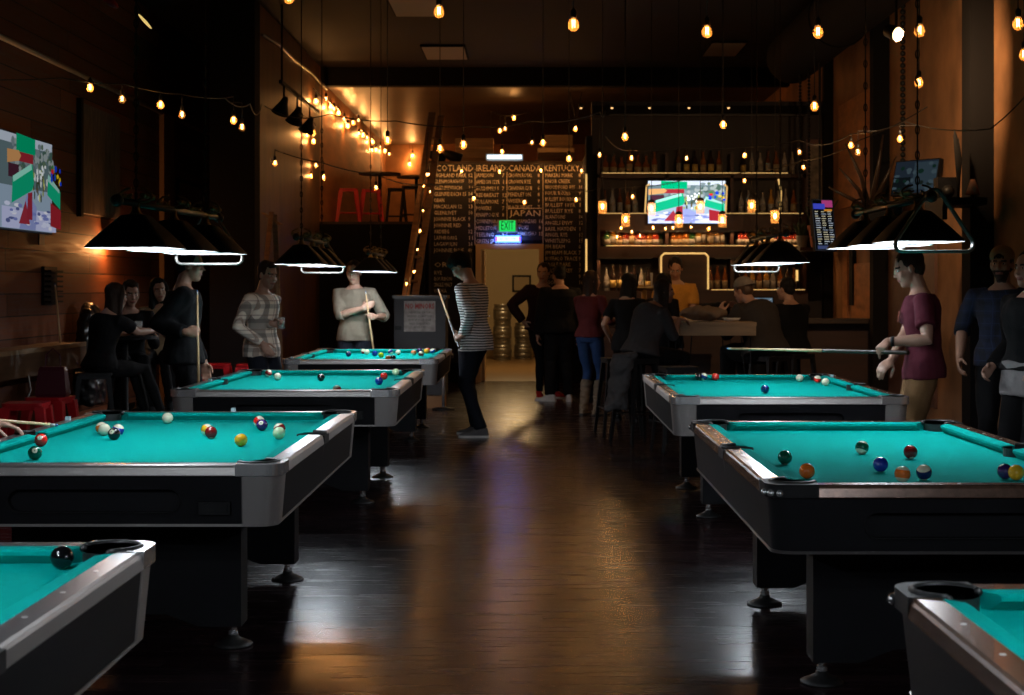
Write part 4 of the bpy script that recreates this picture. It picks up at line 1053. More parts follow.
# seated men at the right of the high table
person('person in a pale cap and dark grey jacket hunched at the high table', (2.34, 15.62, 0), 40, h=1.80, hem=.03, pelvis=(0, 0, .84), lean=26, build=1.3, shirt=(fabric('charcoal wool', (.035, .03, .028)), 'long'), trousers=(F_BLACK, 'long'), hair=('short', HAIR_M), cap=(fabric('grey cap cloth', (.22, .19, .16)), True), head=(10, 14), jacket=True,
       feet={'R': {'at': (.16, .36, .30)}, 'L': {'at': (-.14, .36, .30)}}, hands={'R': {'loc': (.14, .46, 1.20)}, 'L': {'loc': (-.14, .46, 1.20)}})
person('person in black in the shadow right of the high table', (2.78, 16.6, 0), 30, h=1.75, hem=.03, pelvis=(0, 0, .82), lean=8, shirt=(F_BLACK, 'long'), trousers=(F_BLACK, 'long'), hair=('short', HAIR_K), head=(20, 0), build=1.1,
       feet={'R': {'at': (.16, .36, .28)}, 'L': {'at': (-.14, .36, .28)}}, hands={'R': {'loc': (.10, .40, 1.08)}, 'L': {'loc': (-.10, .40, 1.08)}})
# man in the maroon shirt
g = W(882, 352, 10.12); tip = W(727, 348.6, 11.0); dv = (g - tip).normalized()
cue(tip, dv, 1.45, 'pool cue held level by the man in the maroon shirt')
def watch(root, arms, hp_, Mi, s, up, ct, P):
    S_, E_, w_ = arms['L']; d = (w_ - E_).normalized(); c = w_ - d * .035
    MB().tube([c - d * .011, c + d * .011], .0335, 16).build('wristwatch', BLACK_MATT, root, smooth=True)
def maroon(root, arms, hp_, Mi, s, up, ct, P):
    watch(root, arms, hp_, Mi, s, up, ct, P)
    # printed oval on the chest of the shirt
    lo = MB(); c = ct + Vector((-.02, 0, -.10)); n = Vector((0, 1, 0))
    pr = MB()
    outer = [(.052 * math.cos(a), .036 * math.sin(a)) for a in [2 * math.pi * k / 20 for k in range(20)]]
    inner = [(.036 * math.cos(a), .022 * math.sin(a)) for a in [2 * math.pi * k / 20 for k in range(20)]]
    T = Matrix.Translation(c + Vector((0, .147, 0))) @ Matrix.Rotation(R(20), 4, 'Y') @ Matrix.Rotation(R(-84), 4, 'X')
    a_ = [pr.bm.verts.new(T @ Vector((*p, 0))) for p in outer]; b_ = [pr.bm.verts.new(T @ Vector((*p, 0))) for p in inner]
    for k in range(20): pr._f([a_[k], a_[(k + 1) % 20], b_[(k + 1) % 20], b_[k]])
    pr.box((-.03, -.005, -.001), (.03, .006, .001), T)
    pr.build('shirt_print', mat('faded pink print', (.45, .12, .10, 1), .8), root)
person('person in a maroon tee and khaki shorts holding a cue by the farther right table', (2.62, 10.42, 0), 82, h=1.76, lean=4, head=(4, 18), shirt=(F_MAROON, 'short'), trousers=(F_KHAKI, 'shorts'), shoes=(F_GREYSHOE, 'shoe'), hair=('short', HAIR_B), hem=.10, extra=maroon, voxel=.0065,
       hands={'L': {'grip': g, 'axis': -dv, 'fdir': (-.8, -.2, -.35), 'pole': (-.5, -1, -.5)}, 'R': {'at': (2.30, 10.22, .86), 'wdir': (-.65, -.4, -.45), 'wn': (-.4, .1, -1), 'pole': (.6, -.8, -.4)}})
# man in the cap with the blue plaid shirt
person('person in a backwards tan cap and blue plaid shirt by the right wall', (3.44, 11.4, 0), 160, h=1.80, build=1.06, shirt=(F_BLUEPLAID, 'elbow'), trousers=(F_BLACK, 'long'), hair=('short', HAIR_B), cap=(F_CAP, True), head=(-10, 2), beard=True, hem=.24, skin=SKIN_D,
       hands={'R': {'loc': (.30, .06, .94), 'n': (-1, 0, 0), 'pole': (.3, -1, 0)}})
person('person in a black jacket over a light grey sweater at the right edge', (3.14, 9.75, 0), 118, h=1.74, build=1.15, shirt=(F_BLACK, 'long'), trousers=(F_BLACK, 'long'), hair=('short', HAIR_K), jacket=True, hem=.0,
       extra=lambda root, arms, hp_, Mi, s, up, ct, P: remeshed(MB().rings([[P + Vector((.228 * math.cos(q), .172 * math.sin(q), z)) for q in [2 * math.pi * k / 20 for k in range(20)]] for z in (-.16, -.1, 0, .06)]), 'sweater_hem', F_LIGHTGREY, root, .012, 2, (.012, 8, 1)),
       hands={'R': {'loc': (.24, .12, .96)}, 'L': {'loc': (-.24, .14, .96)}})
# person left of the nearer left table: only a hand bridging on the rail is in the picture
hx = W(24, 433, 7.0)
person('person at the left edge, only a hand bridging a cue in view', (-2.86, 6.58, 0), -70, h=1.75, lean=42, head=(0, -20), shirt=(F_BLACK, 'short'), trousers=(F_BLACK, 'long'), hair=('short', HAIR_K),
       hands={'L': {'at': (-2.425, 6.96, .858), 'wdir': (.93, .34, -.16), 'wn': (0, 0, -1), 'curl': (12, 25, 25), 'pole': (-.2, -.6, .4)}, 'R': {'at': (-2.9, 6.2, 1.0), 'pole': (1, -1, .5)}})
tp = W(58, 425.3, 7.1)
cue(tp, Vector((-1, -.16, .10)), 1.45, 'pool cue laid over the hand at the left edge of the picture')
# ---------------------------------------------------------------- furniture
def bar_stool(x, y, rz, label, h=.76, m=None, group=None, back=False):
    m = m or BLACK_METAL
    t = empty('bar_stool', (x, y, 0), rz); tag(t, label, 'stool', group)
    s = MB(); s.prism(arc(.12, .12, .03, 0, 90, 4) + arc(-.12, .12, .03, 90, 180, 4) + arc(-.12, -.12, .03, 180, 270, 4) + arc(.12, -.12, .03, 270, 360, 4), h - .02, h)
    s.box((-.14, -.14, h - .05), (.14, .14, h - .02)); s.build('seat', m, t)
    for sx in (-1, 1):
        for sy in (-1, 1):
            l = MB(); l.rings([[Vector((sx * a + dx, sy * a + dy, z)) for dx, dy in ((-w_, -w_), (w_, -w_), (w_, w_), (-w_, w_))] for z, a, w_ in ((h - .03, .12, .034 if m is RED else .02), (.02, .19, .02 if m is RED else .013))])
            l.lathe([(.016, 0), (.018, .02)], 8, axis_at=(sx * .19, sy * .19)); l.build('leg', m, t)
    q = lambda z: .19 - (.19 - .12) * (z - .02) / (h - .05)
    for z in ((h * .35,) if h > .55 else (h * .55,)):
        for k in range(4):
            a = R(90 * k); c_, s_ = math.cos(a), math.sin(a); d = q(z)
            P0 = Vector((d * c_ - d * s_, d * s_ + d * c_, z)); P1 = Vector((d * c_ + d * s_, d * s_ - d * c_, z))
            MB().tube([P0, P1], .008, 6).build('stretcher', m, t)
    return t
GB = 'black bar stools round the high tables'
bar_stool(-3.73, 13.27, .3, 'black bar stool under the long-haired person in black', .74)
bar_stool(-3.80, 14.72, .1, 'black bar stool against the left wall under the person leaning in', .74)
bar_stool(-3.44, 14.92, .6, 'black bar stool under the person in cream lace', .78) if False else None
s3 = bar_stool(-3.60, 15.22, .5, 'black bar stool beside the person in cream lace', .77)
bar_stool(1.00, 14.66, .5, 'black bar stool with a grey coat hanging on it', .80)
bar_stool(1.30, 13.9, .2, 'empty black bar stool behind the corner of the farther right table', .76)
bar_stool(2.37, 15.56, .6, 'black bar stool under the hunched person in the pale cap', .78)
bar_stool(2.80, 16.55, .5, 'black bar stool under the person in black in the shadow', .76)
bar_stool(.86, 15.6, .2, 'black bar stool behind the seated person in grey', .76)
# red stools
bar_stool(-3.71, 11.45, .1, 'red metal stool leftmost under the wall ledge', .62, RED)
bar_stool(-3.72, 12.05, -.1, 'red metal stool under the wall ledge, right of the leftmost one', .62, RED)
bar_stool(-3.50, 17.3, .1, 'red metal stool right of the person in black with the upright cue', .62, RED)
bar_stool(-3.10, 17.2, .1, 'red metal stool glimpsed behind the man in plaid', .62, RED)
def up_stool(x, y, lab, m, h=.62):
    t = bar_stool(x, y, .15, lab, h, m); t.location.z = 2.46
up_stool(-2.97, 25.2, 'red stool standing on the raised platform, left one', RED, .60)
up_stool(-2.62, 25.4, 'red stool standing on the raised platform, right one', RED, .60)
up_stool(-2.4, 27.6, 'black bar stool on the raised platform behind the red stools', BLACK_METAL, .76)
up_stool(-2.1, 27.0, 'black bar stool at the right end of the raised platform', BLACK_METAL, .76)
for x, y, r_, lab in ((-2.75, 28.2, .38, 'round high table on the raised platform, seen above the red stools'), (-2.15, 29.0, .36, 'dark round high table at the back of the raised platform')):
    t = empty('high_table', (x, y, 2.46)); tag(t, lab, 'table')
    MB().lathe([(.001, 1.04), (r_, 1.04), (r_, 1.075), (.001, 1.075)], 24).build('table_top', DARKWOOD, t); MB().lathe([(.24, 0), (.24, .02), (.035, .05), (.03, 1.04)], 14).build('pedestal', BLACK_METAL, t, smooth=True)
# little round table of the group by the left wall
t = empty('round_table', (-3.66, 14.02, 0)); tag(t, 'small round black table with glasses between the three seated people', 'table')
MB().lathe([(.001, 1.00), (.30, 1.00), (.30, 1.03), (.001, 1.03)], 28).build('table_top', BLACK, t); MB().lathe([(.24, 0), (.24, .02), (.035, .05), (.03, 1.0)], 14).build('pedestal', BLACK_METAL, t, smooth=True)
for x, y, lab in ((-3.52, 13.92, 'clear glass nearest us on the small black table'), (-3.56, 14.12, 'clear glass behind the nearest one on the small black table'), (-3.78, 14.06, 'clear glass at the left of the small black table')):
    g_ = empty('drink_glass', (x, y, 1.03)); tag(g_, lab, 'glass')
    MB().lathe([(.001, 0), (.028, 0), (.036, .13), (.033, .13), (.026, .008), (.001, .008)], 16).build('tumbler', GLASS, g_, smooth=True)
    MB().lathe([(.001, .009), (.025, .009), (.030, .08), (.001, .08)], 16).build('drink', mat('amber drink', (.45, .18, .03, 1), .15), g_, smooth=True)
# high wooden table right of the aisle
t = empty('high_table', (1.79, 15.9, 0)); tag(t, 'high pale wooden table on thin metal legs in front of the bar', 'table')
m = MB(); m.box((-.37, -.9, 1.095), (.37, .9, 1.13)); m.build('table_top', BOARDWOOD, t)
ap = MB(); ap.box((-.365, -.895, 1.0), (.365, -.865, 1.095)); ap.box((-.365, .865, 1.0), (.365, .895, 1.095)); ap.box((-.365, -.865, 1.0), (-.335, .865, 1.095)); ap.box((.335, -.865, 1.0), (.365, .865, 1.095)); ap.build('apron', BOARDWOOD, t)
for sx in (-1, 1):
    for sy in (-1, 1):
        l = MB(); b_ = (sx * .33, sy * .82)
        for dx in (-.045, .045): l.tube([(b_[0] * .86 + dx, b_[1] * .93, 1.0), (b_[0] + dx * .15, b_[1], .01)], .006, 8)
        l.tube([(b_[0] + .007, b_[1], .012), (b_[0] - .007, b_[1], .012)], .006, 8); l.build('leg', BLACK_METAL, t)
def lump(name, m, c, r, label, cat, seed=0, extra_=None):
    b = MB()
    rnd = random.Random(seed)
    b.ell((0, 0, r[2] * .5), (r[0], r[1], r[2] * .5))
    for k in range(7): b.ell((rnd.uniform(-.6, .6) * r[0], rnd.uniform(-.6, .6) * r[1], r[2] * rnd.uniform(.3, .6)), (r[0] * rnd.uniform(.3, .55), r[1] * rnd.uniform(.3, .5), r[2] * rnd.uniform(.3, .42)))
    if extra_: extra_(b)
    o = remeshed(b, name, m, None, .012, 3, (.03, 9, seed)); 
    mn = min(v.co.z for v in o.data.vertices)
    if not extra_:
        for v in o.data.vertices: v.co.z -= mn
    o.location = c; tag(o, label, cat); return o
lump('folded_coat', fabric('beige wool', (.22, .16, .11)), (1.68, 15.35, 1.131), (.24, .2, .13), 'crumpled beige coat lying on the high wooden table', 'coat', 3)
lump('dark_bag', F_BLACK, (1.88, 16.2, 1.131), (.16, .18, .16), 'dark bag on the far half of the high wooden table', 'bag', 5)
b = MB(); b.lathe([(.001, 0), (.07, 0), (.10, .03), (.095, .03), (.065, .006), (.001, .006)], 20); o = b.build('plate', WHITE, None, smooth=True); o.location = (2.0, 15.6, 1.131); tag(o, 'white dish on the high wooden table, right of the coat', 'dish')
lump('grey_coat', fabric('dim grey wool', (.07, .065, .065)), (.86, 14.52, .80), (.10, .12, .07), 'grey coat hanging down from the bar stool of the person in grey', 'coat', 8, lambda b: b.rings([[Vector((-.02 - d * .12 + .10 * math.cos(q), -.02 + .075 * math.sin(q) * (1 + .4 * math.sin(d * 20)), .05 - d)) for q in [2 * math.pi * k / 16 for k in range(16)]] for d in (0, .1, .22, .34, .46, .52)]))
lump('leather_jacket', F_LEATHER, (-4.40, 15.62, .55), (.16, .26, .2), 'black leather jacket hanging on the left wall beside the stools', 'jacket', 9, lambda b: b.rings([[Vector((-.02 + w1 * math.cos(q), w2 * math.sin(q), z)) for q in [2 * math.pi * k / 18 for k in range(18)]] for z, w1, w2 in ((.75, .05, .07), (.66, .09, .22), (.4, .12, .30), (.0, .14, .33), (-.25, .13, .30))]))
hb = empty('handbag', (-3.70, 12.05, .6202)); tag(hb, 'dark red handbag standing on a red stool by the left wall', 'bag')
MB().rings([[Vector((x * w_, y * d_, z)) for x, y in ((-1, -1), (1, -1), (1, 1), (-1, 1))] for z, w_, d_ in ((0, .11, .06), (.02, .12, .065), (.2, .10, .045), (.23, .09, .03))]).build('bag_body', mat('oxblood leather', (.07, .01, .02, 1), .35), hb)
MB().tube([(-.06, 0, .22), (-.055, 0, .32), (0, 0, .37), (.055, 0, .32), (.06, 0, .22)], .006, 8).build('handle', mat('oxblood leather', (.07, .01, .02, 1), .35), hb)
# wall ledge
t = empty('wall_ledge', (-4.6, 13.4, 0)); tag(t, 'wooden drink ledge along the left wall above the red stools', 'ledge')
MB().box((.001, -2.2, .90), (.30, 1.65, .94)).build('ledge_top', BOARDWOOD, t); MB().box((.27, -2.2, .70), (.30, 1.65, .90)).build('front_board', mat('brown board', (.13, .07, .035, 1), .6, noise=.3, nscale=3, stretch=(1, .3, 4)), t)
for yy in (-1.6, 0, 1.4): MB().prism([(.001, .62), (.001, .9), (.26, .9)], -.02, .02, Matrix.Translation((0, yy, 0)) @ Matrix.Rotation(R(90), 4, 'X')).build('bracket', BLACK_METAL, t)
# cue rack on the left wall
t = empty('cue_rack', (-4.6, 14.82, -.12)); tag(t, 'small black slatted cue rack on the left wall', 'rack')
m = MB(); m.box((.001, -.20, 1.42), (.03, .20, 1.78))
m.build('backboard', BLACK, t)
for k in range(7): MB().box((.03, -.19, 1.44 + k * .048), (.09, .19, 1.458 + k * .048)).build('slat', BLACK, t)
cue((-4.47, 14.62, 1.50), (.06, .10, -1), 1.40, 'pool cue leaning on the left wall below the rack')
# card above rack
o = MB().box((-4.598, 14.52, 1.86), (-4.585, 14.68, 2.0)).build('small_notice', mat('dim grey card', (.08, .08, .09, 1), .6)); tag(o, 'small grey notice on the wall above the cue rack', 'notice')
m = MB(); m.tube([W(28.5, 375, 13.2) + Vector((.0, 0, 0)), W(31, 390, 13.2), W(27, 400, 13.2), W(30, 425, 13.2)], .006, 6); o = m.build('white_cord', WHITE, None, smooth=True); o.location.x = 0; tag(o, 'thin white cord hanging from the ledge in front of the left red stool', 'cord')
# ---------------------------------------------------------------- televisions and screens
def screen_pic(name, M, w_, h_, polys, parent, bright=1.0):
    """flat picture on a screen: polygons in 0..1 coordinates, first at the back"""
    b = MB(); mats = []
    for i, (c, P) in enumerate(polys):
        key = 'screen %d %d %d %.1f' % (*c, bright)
        mm = emit(key, srgb(*c), bright)
        if mm not in mats: mats.append(mm)
        b.mi = mats.index(mm)
        vs = [b.bm.verts.new(M @ Vector(((p[0] - .5) * w_, (p[1] - .5) * h_, .0006 * i))) for p in P]
        b._f(vs)
    me = bpy.data.meshes.new(name); b.bm.to_mesh(me); b.bm.free()
    for mm in mats: me.materials.append(mm)
    return link(name, me, parent)
def rect(x0, y0, x1, y1): return [(x0, y0), (x1, y0), (x1, y1), (x0, y1)]
def blobs(c_list, x0, y0, x1, y1, n, sx, sy, seed):
    rnd = random.Random(seed); out = []
    for i in range(n):
        cx, cy = rnd.uniform(x0, x1), rnd.uniform(y0, y1); a, b_ = rnd.uniform(.5, 1) * sx, rnd.uniform(.5, 1) * sy
        k = rnd.choice((5, 6, 7)); ph = rnd.random() * 6
        P = [(min(max(cx + a * math.cos(ph + 6.283 * j / k), .001), .999), min(max(cy + b_ * math.sin(ph + 6.283 * j / k), .001), .999)) for j in range(k)]
        out.append((rnd.choice(c_list), P))
    return out
FAIR = ([((150, 170, 190), rect(0, 0, 1, 1)), ((95, 115, 120), rect(0, .45, 1, .95)), ((190, 200, 215), rect(0, .9, 1, 1))]
        + blobs([(70, 95, 85), (120, 135, 140), (150, 160, 160), (90, 110, 90)], .2, .6, 1, .95, 60, .05, .06, 4)
        + [((190, 195, 230), rect(0, 0, 1, .22)), ((140, 150, 200), [(.3, .0), (.6, 0), (.62, .25), (.45, .4), (.38, .25)])]
        + blobs([(210, 215, 240), (120, 130, 190), (90, 100, 150), (230, 230, 240)], 0, .02, 1, .25, 40, .06, .025, 6)
        + blobs([(150, 160, 60), (200, 200, 120), (90, 80, 60), (60, 70, 50), (220, 225, 225)], .45, .35, .75, .62, 30, .018, .06, 12)
        + [((0, 160, 110), [(.16, .80), (.50, .80), (.50, .97), (.16, .99)]), ((150, 40, 50), [(.2, .70), (.46, .70), (.46, .80), (.2, .80)]), ((70, 35, 50), rect(.02, .52, .2, .66)), ((205, 150, 95), [(0, .66), (.2, .70), (.24, .76), (.2, .81), (0, .8)]),
           ((150, 45, 60), [(.2, .05), (.32, .30), (.4, .05)]), ((145, 40, 55), [(.34, .1), (.44, .1), (.44, .4), (.36, .38)]), ((15, 165, 120), [(.07, .25), (.44, .42), (.47, .50), (.44, .70), (.09, .52)]), ((150, 220, 200), [(.1, .47), (.43, .64), (.42, .70), (.09, .53)]),
           ((20, 170, 125), [(.72, .40), (.98, .26), (.98, .46), (.74, .62)]), ((150, 200, 190), [(.72, .56), (.96, .44), (.96, .48), (.74, .63)]), ((150, 35, 45), [(.78, .06), (.99, .03), (.99, .25), (.78, .32)])]
        + blobs([(20, 60, 200), (220, 190, 30), (200, 40, 40), (60, 120, 60)], .78, .55, .98, .72, 12, .03, .05, 9) + blobs([(230, 235, 235), (200, 210, 215)], .5, .55, .68, .7, 8, .03, .04, 10))
def tv(name, c, w_, h_, rz, tilt, label, cat, polys, bright, lightw=0, depth=.05, arm=.06):
    t = empty(name, c, rz); tag(t, label, cat)
    Rt = Matrix.Rotation(R(tilt), 4, 'X')
    b = MB(); b.box((-w_ / 2 - .012, .0, -h_ / 2 - .016), (w_ / 2 + .012, depth, h_ / 2 + .012), Rt); b.build('case', BLACK, t)
    screen_pic('screen', Rt @ Matrix.Translation((0, -.002, 0)) @ FACE, w_, h_, polys, t, bright)
    a = MB(); a.box((-.05, depth, -.05), (.05, depth + arm, .05), Rt); a.box((-.12, depth + arm - .02, -.12), (.12, depth + arm, .12), Rt); a.build('wall_bracket', BLACK_METAL, t)
    if lightw:
        l = bpy.data.lights.new('screen_light', 'AREA'); l.shape = 'RECTANGLE'; l.size = w_; l.size_y = h_; l.energy = lightw; l.color = (.7, .85, 1)
        lo = link('screen_light', l, t); lo.matrix_local = Rt @ Matrix.Translation((0, -.02, 0)) @ Matrix.Rotation(R(90), 4, 'X')
    return t
tv('television', (-4.42, 13.62, 2.37), 1.47, .81, R(90), 0, 'large television on the left barn-board wall showing green and red banners', 'television', FAIR, .5, 3, arm=.125)
tv('television', (1.985, 20.02, 2.56), .99, .545, 0, 0, 'television over the bar showing green banners and a red barrier', 'television', FAIR, 1.7, 5, arm=.33)
TXT = [((5, 6, 9), rect(0, 0, 1, 1)), ((170, 60, 120), rect(.45, .86, 1, 1)), ((60, 70, 190), rect(0, .82, .6, .93)), ((200, 130, 40), rect(.55, .78, .95, .82))]
rnd = random.Random(3)
for i in range(15):
    for cx in (.05, .38, .70):
        ln = rnd.uniform(.14, .26); TXT.append((rnd.choice(((190, 195, 205), (150, 160, 175), (200, 190, 160))), rect(cx, .76 - i * .047, cx + ln, .775 - i * .047)))
TXT += [((60, 70, 110), rect(0, 0, 1, .07))]
ms = tv('menu_screen', (3.39, 18.1, 2.19), .27, .58, R(24), -8, 'upright beer menu screen with rows of small text on the right', 'screen', TXT, .8, 1.0, arm=.06)
MB().tube([(0, .09, 0), (0, .09, 4.085 - 2.19)], .015, 8).build('ceiling_pole', BLACK_METAL, ms)
tv('television', (3.66, 14.9, 2.52), .50, .32, R(-52), -14, 'tilted television high on the right wall above the lamp', 'television', [((50, 62, 76), rect(0, 0, 1, 1)), ((70, 88, 100), rect(.45, .1, 1, .95)), ((28, 36, 40), rect(.0, .0, .4, .5))] + blobs([(40, 50, 45), (90, 110, 120), (30, 60, 50)], 0, 0, 1, .9, 25, .08, .08, 5), .3)
# ---------------------------------------------------------------- menu board, signs
t = empty('menu_board', (-.35, 24.2, 0)); tag(t, 'huge black whiskey menu board with hand-lettered lists around the doorway', 'menu board')
MENUBLK = mat('chalkboard black', (.012, .010, .009, 1), .7)
CHALKW = mat('cream hand lettering', (.8, .68, .50, 1), .9)
m = MB(); m.box((-1.22, -.03, 2.20), (1.17, -.005, 3.38)); m.box((-1.22, -.03, .3), (-.56, -.005, 2.2)); m.box((.56, -.03, .9), (1.17, -.005, 2.2)); m.build('board', MENUBLK, t)
fr = MB(); fr.box((-1.25, -.045, 3.38), (1.2, -.002, 3.42)); fr.box((-1.25, -.045, .3), (-1.22, -.002, 3.38)); fr.build('frame', DARKWOOD, t)
K = lambda x, z: Matrix.Translation((x, -.032, z)) @ FACE
px2x = lambda u: (u - CU) * 24.17 / FPX + .35
px2z = lambda v: CH + (CV - v) * 24.17 / FPX
items = []
def row(u0, u1, v, s_, hpx=7.5, al='LEFT'):
    """a word set between two columns of the board"""
    size = hpx * 24.17 / FPX * 1.42
    c = bpy.data.curves.new('q', 'FONT'); c.body = s_; c.size = size; o = bpy.data.objects.new('q', c); COL.objects.link(o); bpy.context.view_layer.update()
    wd = o.dimensions.x or .1; bpy.data.objects.remove(o); bpy.data.curves.remove(c)
    sx = (u1 - u0) * 24.17 / FPX / wd
    items.append((s_, size, K(px2x(u0), px2z(v)), sx, 'LEFT'))
for a, b_, s_ in ((432, 473, 'SCOTLAND'), (476, 505, 'IRELAND'), (508, 541, 'CANADA'), (544, 579, 'KENTUCKY')): row(a, b_, 168.5, s_, 6.4)
for u_ in (474.3, 506.5): row(u_, u_ + 1, 168, '.', 4)
def col(u0, u1, un, v0, dv, names, prices):
    for i, (n, pz) in enumerate(zip(names, prices)):
        ln = min(u1 - u0, len(n) * 2.5)
        row(u0, u0 + ln, v0 + dv * i, n, 3.9); row(un, un + (3.6 if len(str(pz)) > 1 else 2), v0 + dv * i, str(pz), 3.9)
col(434, 466, 468, 175.5, 6.25, ['HIGHLAND PARK', 'GLENMORANGIE', 'GLENFIDDICH', 'GLENFIDDICH 15', 'OBAN', 'MACALLAN 12', 'GLENLIVET', 'JOHNNIE BLACK', 'JOHNNIE RED', 'ARDBEG', 'LAPHROAIG', 'LAGAVULIN', 'JOHNNIE BLUE'], [12, 10, 11, 14, 15, 13, 10, 9, 8, 12, 11, 16, 40])
col(476, 500, 502, 175.5, 6.6, ['JAMESON', 'JAMESON 12YR', 'BUSHMILLS', 'REDBREAST', 'TULLAMORE', 'POWERS', 'KNAPPOGUE', 'CONNEMARA', 'MIDLETON', 'TEELING', 'GREEN SPOT'], [7, 11, 7, 12, 7, 7, 8, 10, 30, 9, 12])
col(508, 532, 537.5, 175.5, 6.4, ['CROWN ROYAL', 'CROWN RYE', 'CANADIAN CLUB', 'PENDLETON', 'WISERS', 'BLACK VELVET'], [8, 8, 6, 8, 9, 7])
row(510, 541, 213.5, 'JAPAN', 6)
col(518, 536, 538.5, 221.5, 6.2, ['YAMAZAKI', 'TOKI', 'HAKUSHU'], [16, 8, 15])
col(545, 577, 578.5, 175.5, 5.95, ['MAKERS MARK', 'KNOB CREEK', 'WOODFORD RES', 'FOUR ROSES', 'BULLEIT BOURBON', 'BULLEIT 10YR', 'BULLEIT RYE', 'BLANTONS', 'ANGELS ENVY', 'BASIL HAYDEN', 'ANGEL RYE', 'WHISTLEPIG', 'JIM BEAM', 'JIM BEAM BLACK', 'BUFFALO TRACE', 'EAGLE RARE', 'WILD TURKEY', 'RUSSELLS', 'BOOKERS'], [8, 9, 10, 9, 8, 11, 8, 14, 12, 11, 13, 15, 6, 7, 9, 11, 7, 9, 16])
row(434, 447, 265, 'OR', 5); row(466, 471, 265, 'N', 5)
col(434, 452, 466, 273, 6, ['RYE', 'BOURBON', 'SINGLE MALT', 'VODKA'], [8, 9, 12, 7])
join_text(items, 'lettering', CHALKW, t)
ln = MB()
for u_ in (475, 507, 543): ln.box((px2x(u_) - .004, -.034, px2z(245 if u_ != 507 else 243)), (px2x(u_) + .004, -.03, px2z(172)))
ln.box((px2x(508), -.034, px2z(208.6)), (px2x(542), -.03, px2z(208))); ln.build('ruled_lines', CHALKW, t)
# exit sign over the door and the lit sign under it
t = empty('exit_sign', W(507.3, 226, 24.108)); tag(t, 'green lit EXIT sign above the doorway', 'sign')
MB().box((-.155, 0, -.095), (.155, .06, .095)).build('housing', mat('pale sign housing', (.35, .27, .2, 1), .5), t)
MB().box((-.125, -.004, -.085), (.125, .001, .085)).build('green_panel', emit('exit green', (.02, .75, .12), 1.0), t)
text_mesh('EXIT', .19, 'letters', mat('dark exit letters', (.0, .06, .02, 1), .6), t, Matrix.Translation((0, -.006, .0)) @ FACE, .001, sx=.52)
for s_ in (-1, 1): MB().lathe([(.001, -.02), (.022, -.018), (.028, .02), (.001, .025)], 12, Matrix.Translation((s_ * .19, .02, .0))).build('emergency_lamp', mat('pale sign housing', (.35, .27, .2, 1), .5), t, smooth=True)
t = empty('lit_sign', W(508, 239, 24.118)); tag(t, 'small white and blue lit OPEN sign right under the EXIT sign', 'sign')
MB().box((-.20, 0, -.055), (.20, .05, .055)).build('housing', mat('blue sign edge', (.02, .05, .5, 1), .4), t)
MB().box((-.165, -.004, -.035), (.165, .001, .035)).build('white_panel', emit('icy white sign', (.5, .85, 1.0), 2.2), t)
tube = MB(); tube.tube([(-.185, -.008, -.048), (.185, -.008, -.048), (.185, -.008, .048), (-.185, -.008, .048)], .006, 8, closed=True); tube.build('blue_tube', emit('blue neon', (.04, .12, 1.0), 9), t)
text_mesh('RESTROOMS', .05, 'letters', mat('blue letters', (.02, .1, .5, 1), .6), t, Matrix.Translation((0, -.006, 0)) @ FACE, .001, sx=.9)
for s_ in (-1, 1): MB().box((s_ * .18 - .013, -.006, -.03), (s_ * .18 + .013, .0, .03)).build('red_end', emit('red sign end', (.9, .03, .04), 1.2), t)
bl = bpy.data.lights.new('sign_light', 'AREA'); bl.shape = 'RECTANGLE'; bl.size = .4; bl.size_y = .12; bl.energy = 9; bl.color = (.12, .25, 1)
o = link('sign_light', bl, t); o.location = (0, -.03, 0); o.rotation_euler = (R(90), 0, 0)
t['label'] = 'small white and blue lit sign right under the EXIT sign'
# fluorescent fixture on top of the keg room
t = empty('tube_light', W(504.5, 157, 24.6)); tag(t, 'short lit white fluorescent tube above the menu board', 'lamp')
MB().box((-.29, 0, -.062), (.29, .07, .045)).build('housing', WHITE, t); MB().tube([(-.27, -.02, 0), (.27, -.02, 0)], .03, 12).build('tube', emit('cool tube', (.75, .92, 1), 2.2), t)
# crates and junk on top of the keg room
def crate(x, y, z, sx, sy, sz, lab):
    t = empty('wooden_crate', (x, y, z)); tag(t, lab, 'crate')
    for k in range(3):
        for s_ in (-1, 1):
            MB().box((-sx / 2, s_ * sy / 2 - .01, k * sz / 3 + .006), (sx / 2, s_ * sy / 2 + .01, (k + 1) * sz / 3 - .006)).build('slat', BOARDWOOD, t)
        for s_ in (-1, 1): MB().box((s_ * sx / 2 - .012, -sy / 2, k * sz / 3 + .006), (s_ * sx / 2 + .012, sy / 2, (k + 1) * sz / 3 - .006)).build('end_slat', BOARDWOOD, t)
    MB().box((-sx / 2, -sy / 2, 0), (sx / 2, sy / 2, .012)).build('base_board', BOARDWOOD, t)
crate(.38, 24.7, 3.42, .56, .4, .24, 'wooden crate on top of the wall right of the tube light')
crate(.42, 26.3, 3.42, .5, .5, .6, 'tall slatted crate far back above the doorway wall')
crate(-.95, 25.8, 3.42, .6, .4, .5, 'wooden crate in the shadow above the menu board, left of the tube light')
for (u_, v_, yy, lab) in ((452, 160, 24.5, 'black spotlight lying on the menu wall, near the ladder top'), (436, 158, 24.6, 'black spotlight beside the ladder on top of the menu wall')):
    p = W(u_, v_, yy); t = empty('spotlight', (p.x, yy, 3.421)); tag(t, lab, 'lamp')
    MB().tube([(-.12, 0, .16), (-.05, 0, .13), (.02, 0, .10), (.14, 0, .05)], [.05, .075, .085, .10], 14).build('can', BLACK_METAL, t, smooth=True); MB().box((-.04, -.03, 0), (.04, .03, .1)).build('stand', BLACK_METAL, t)
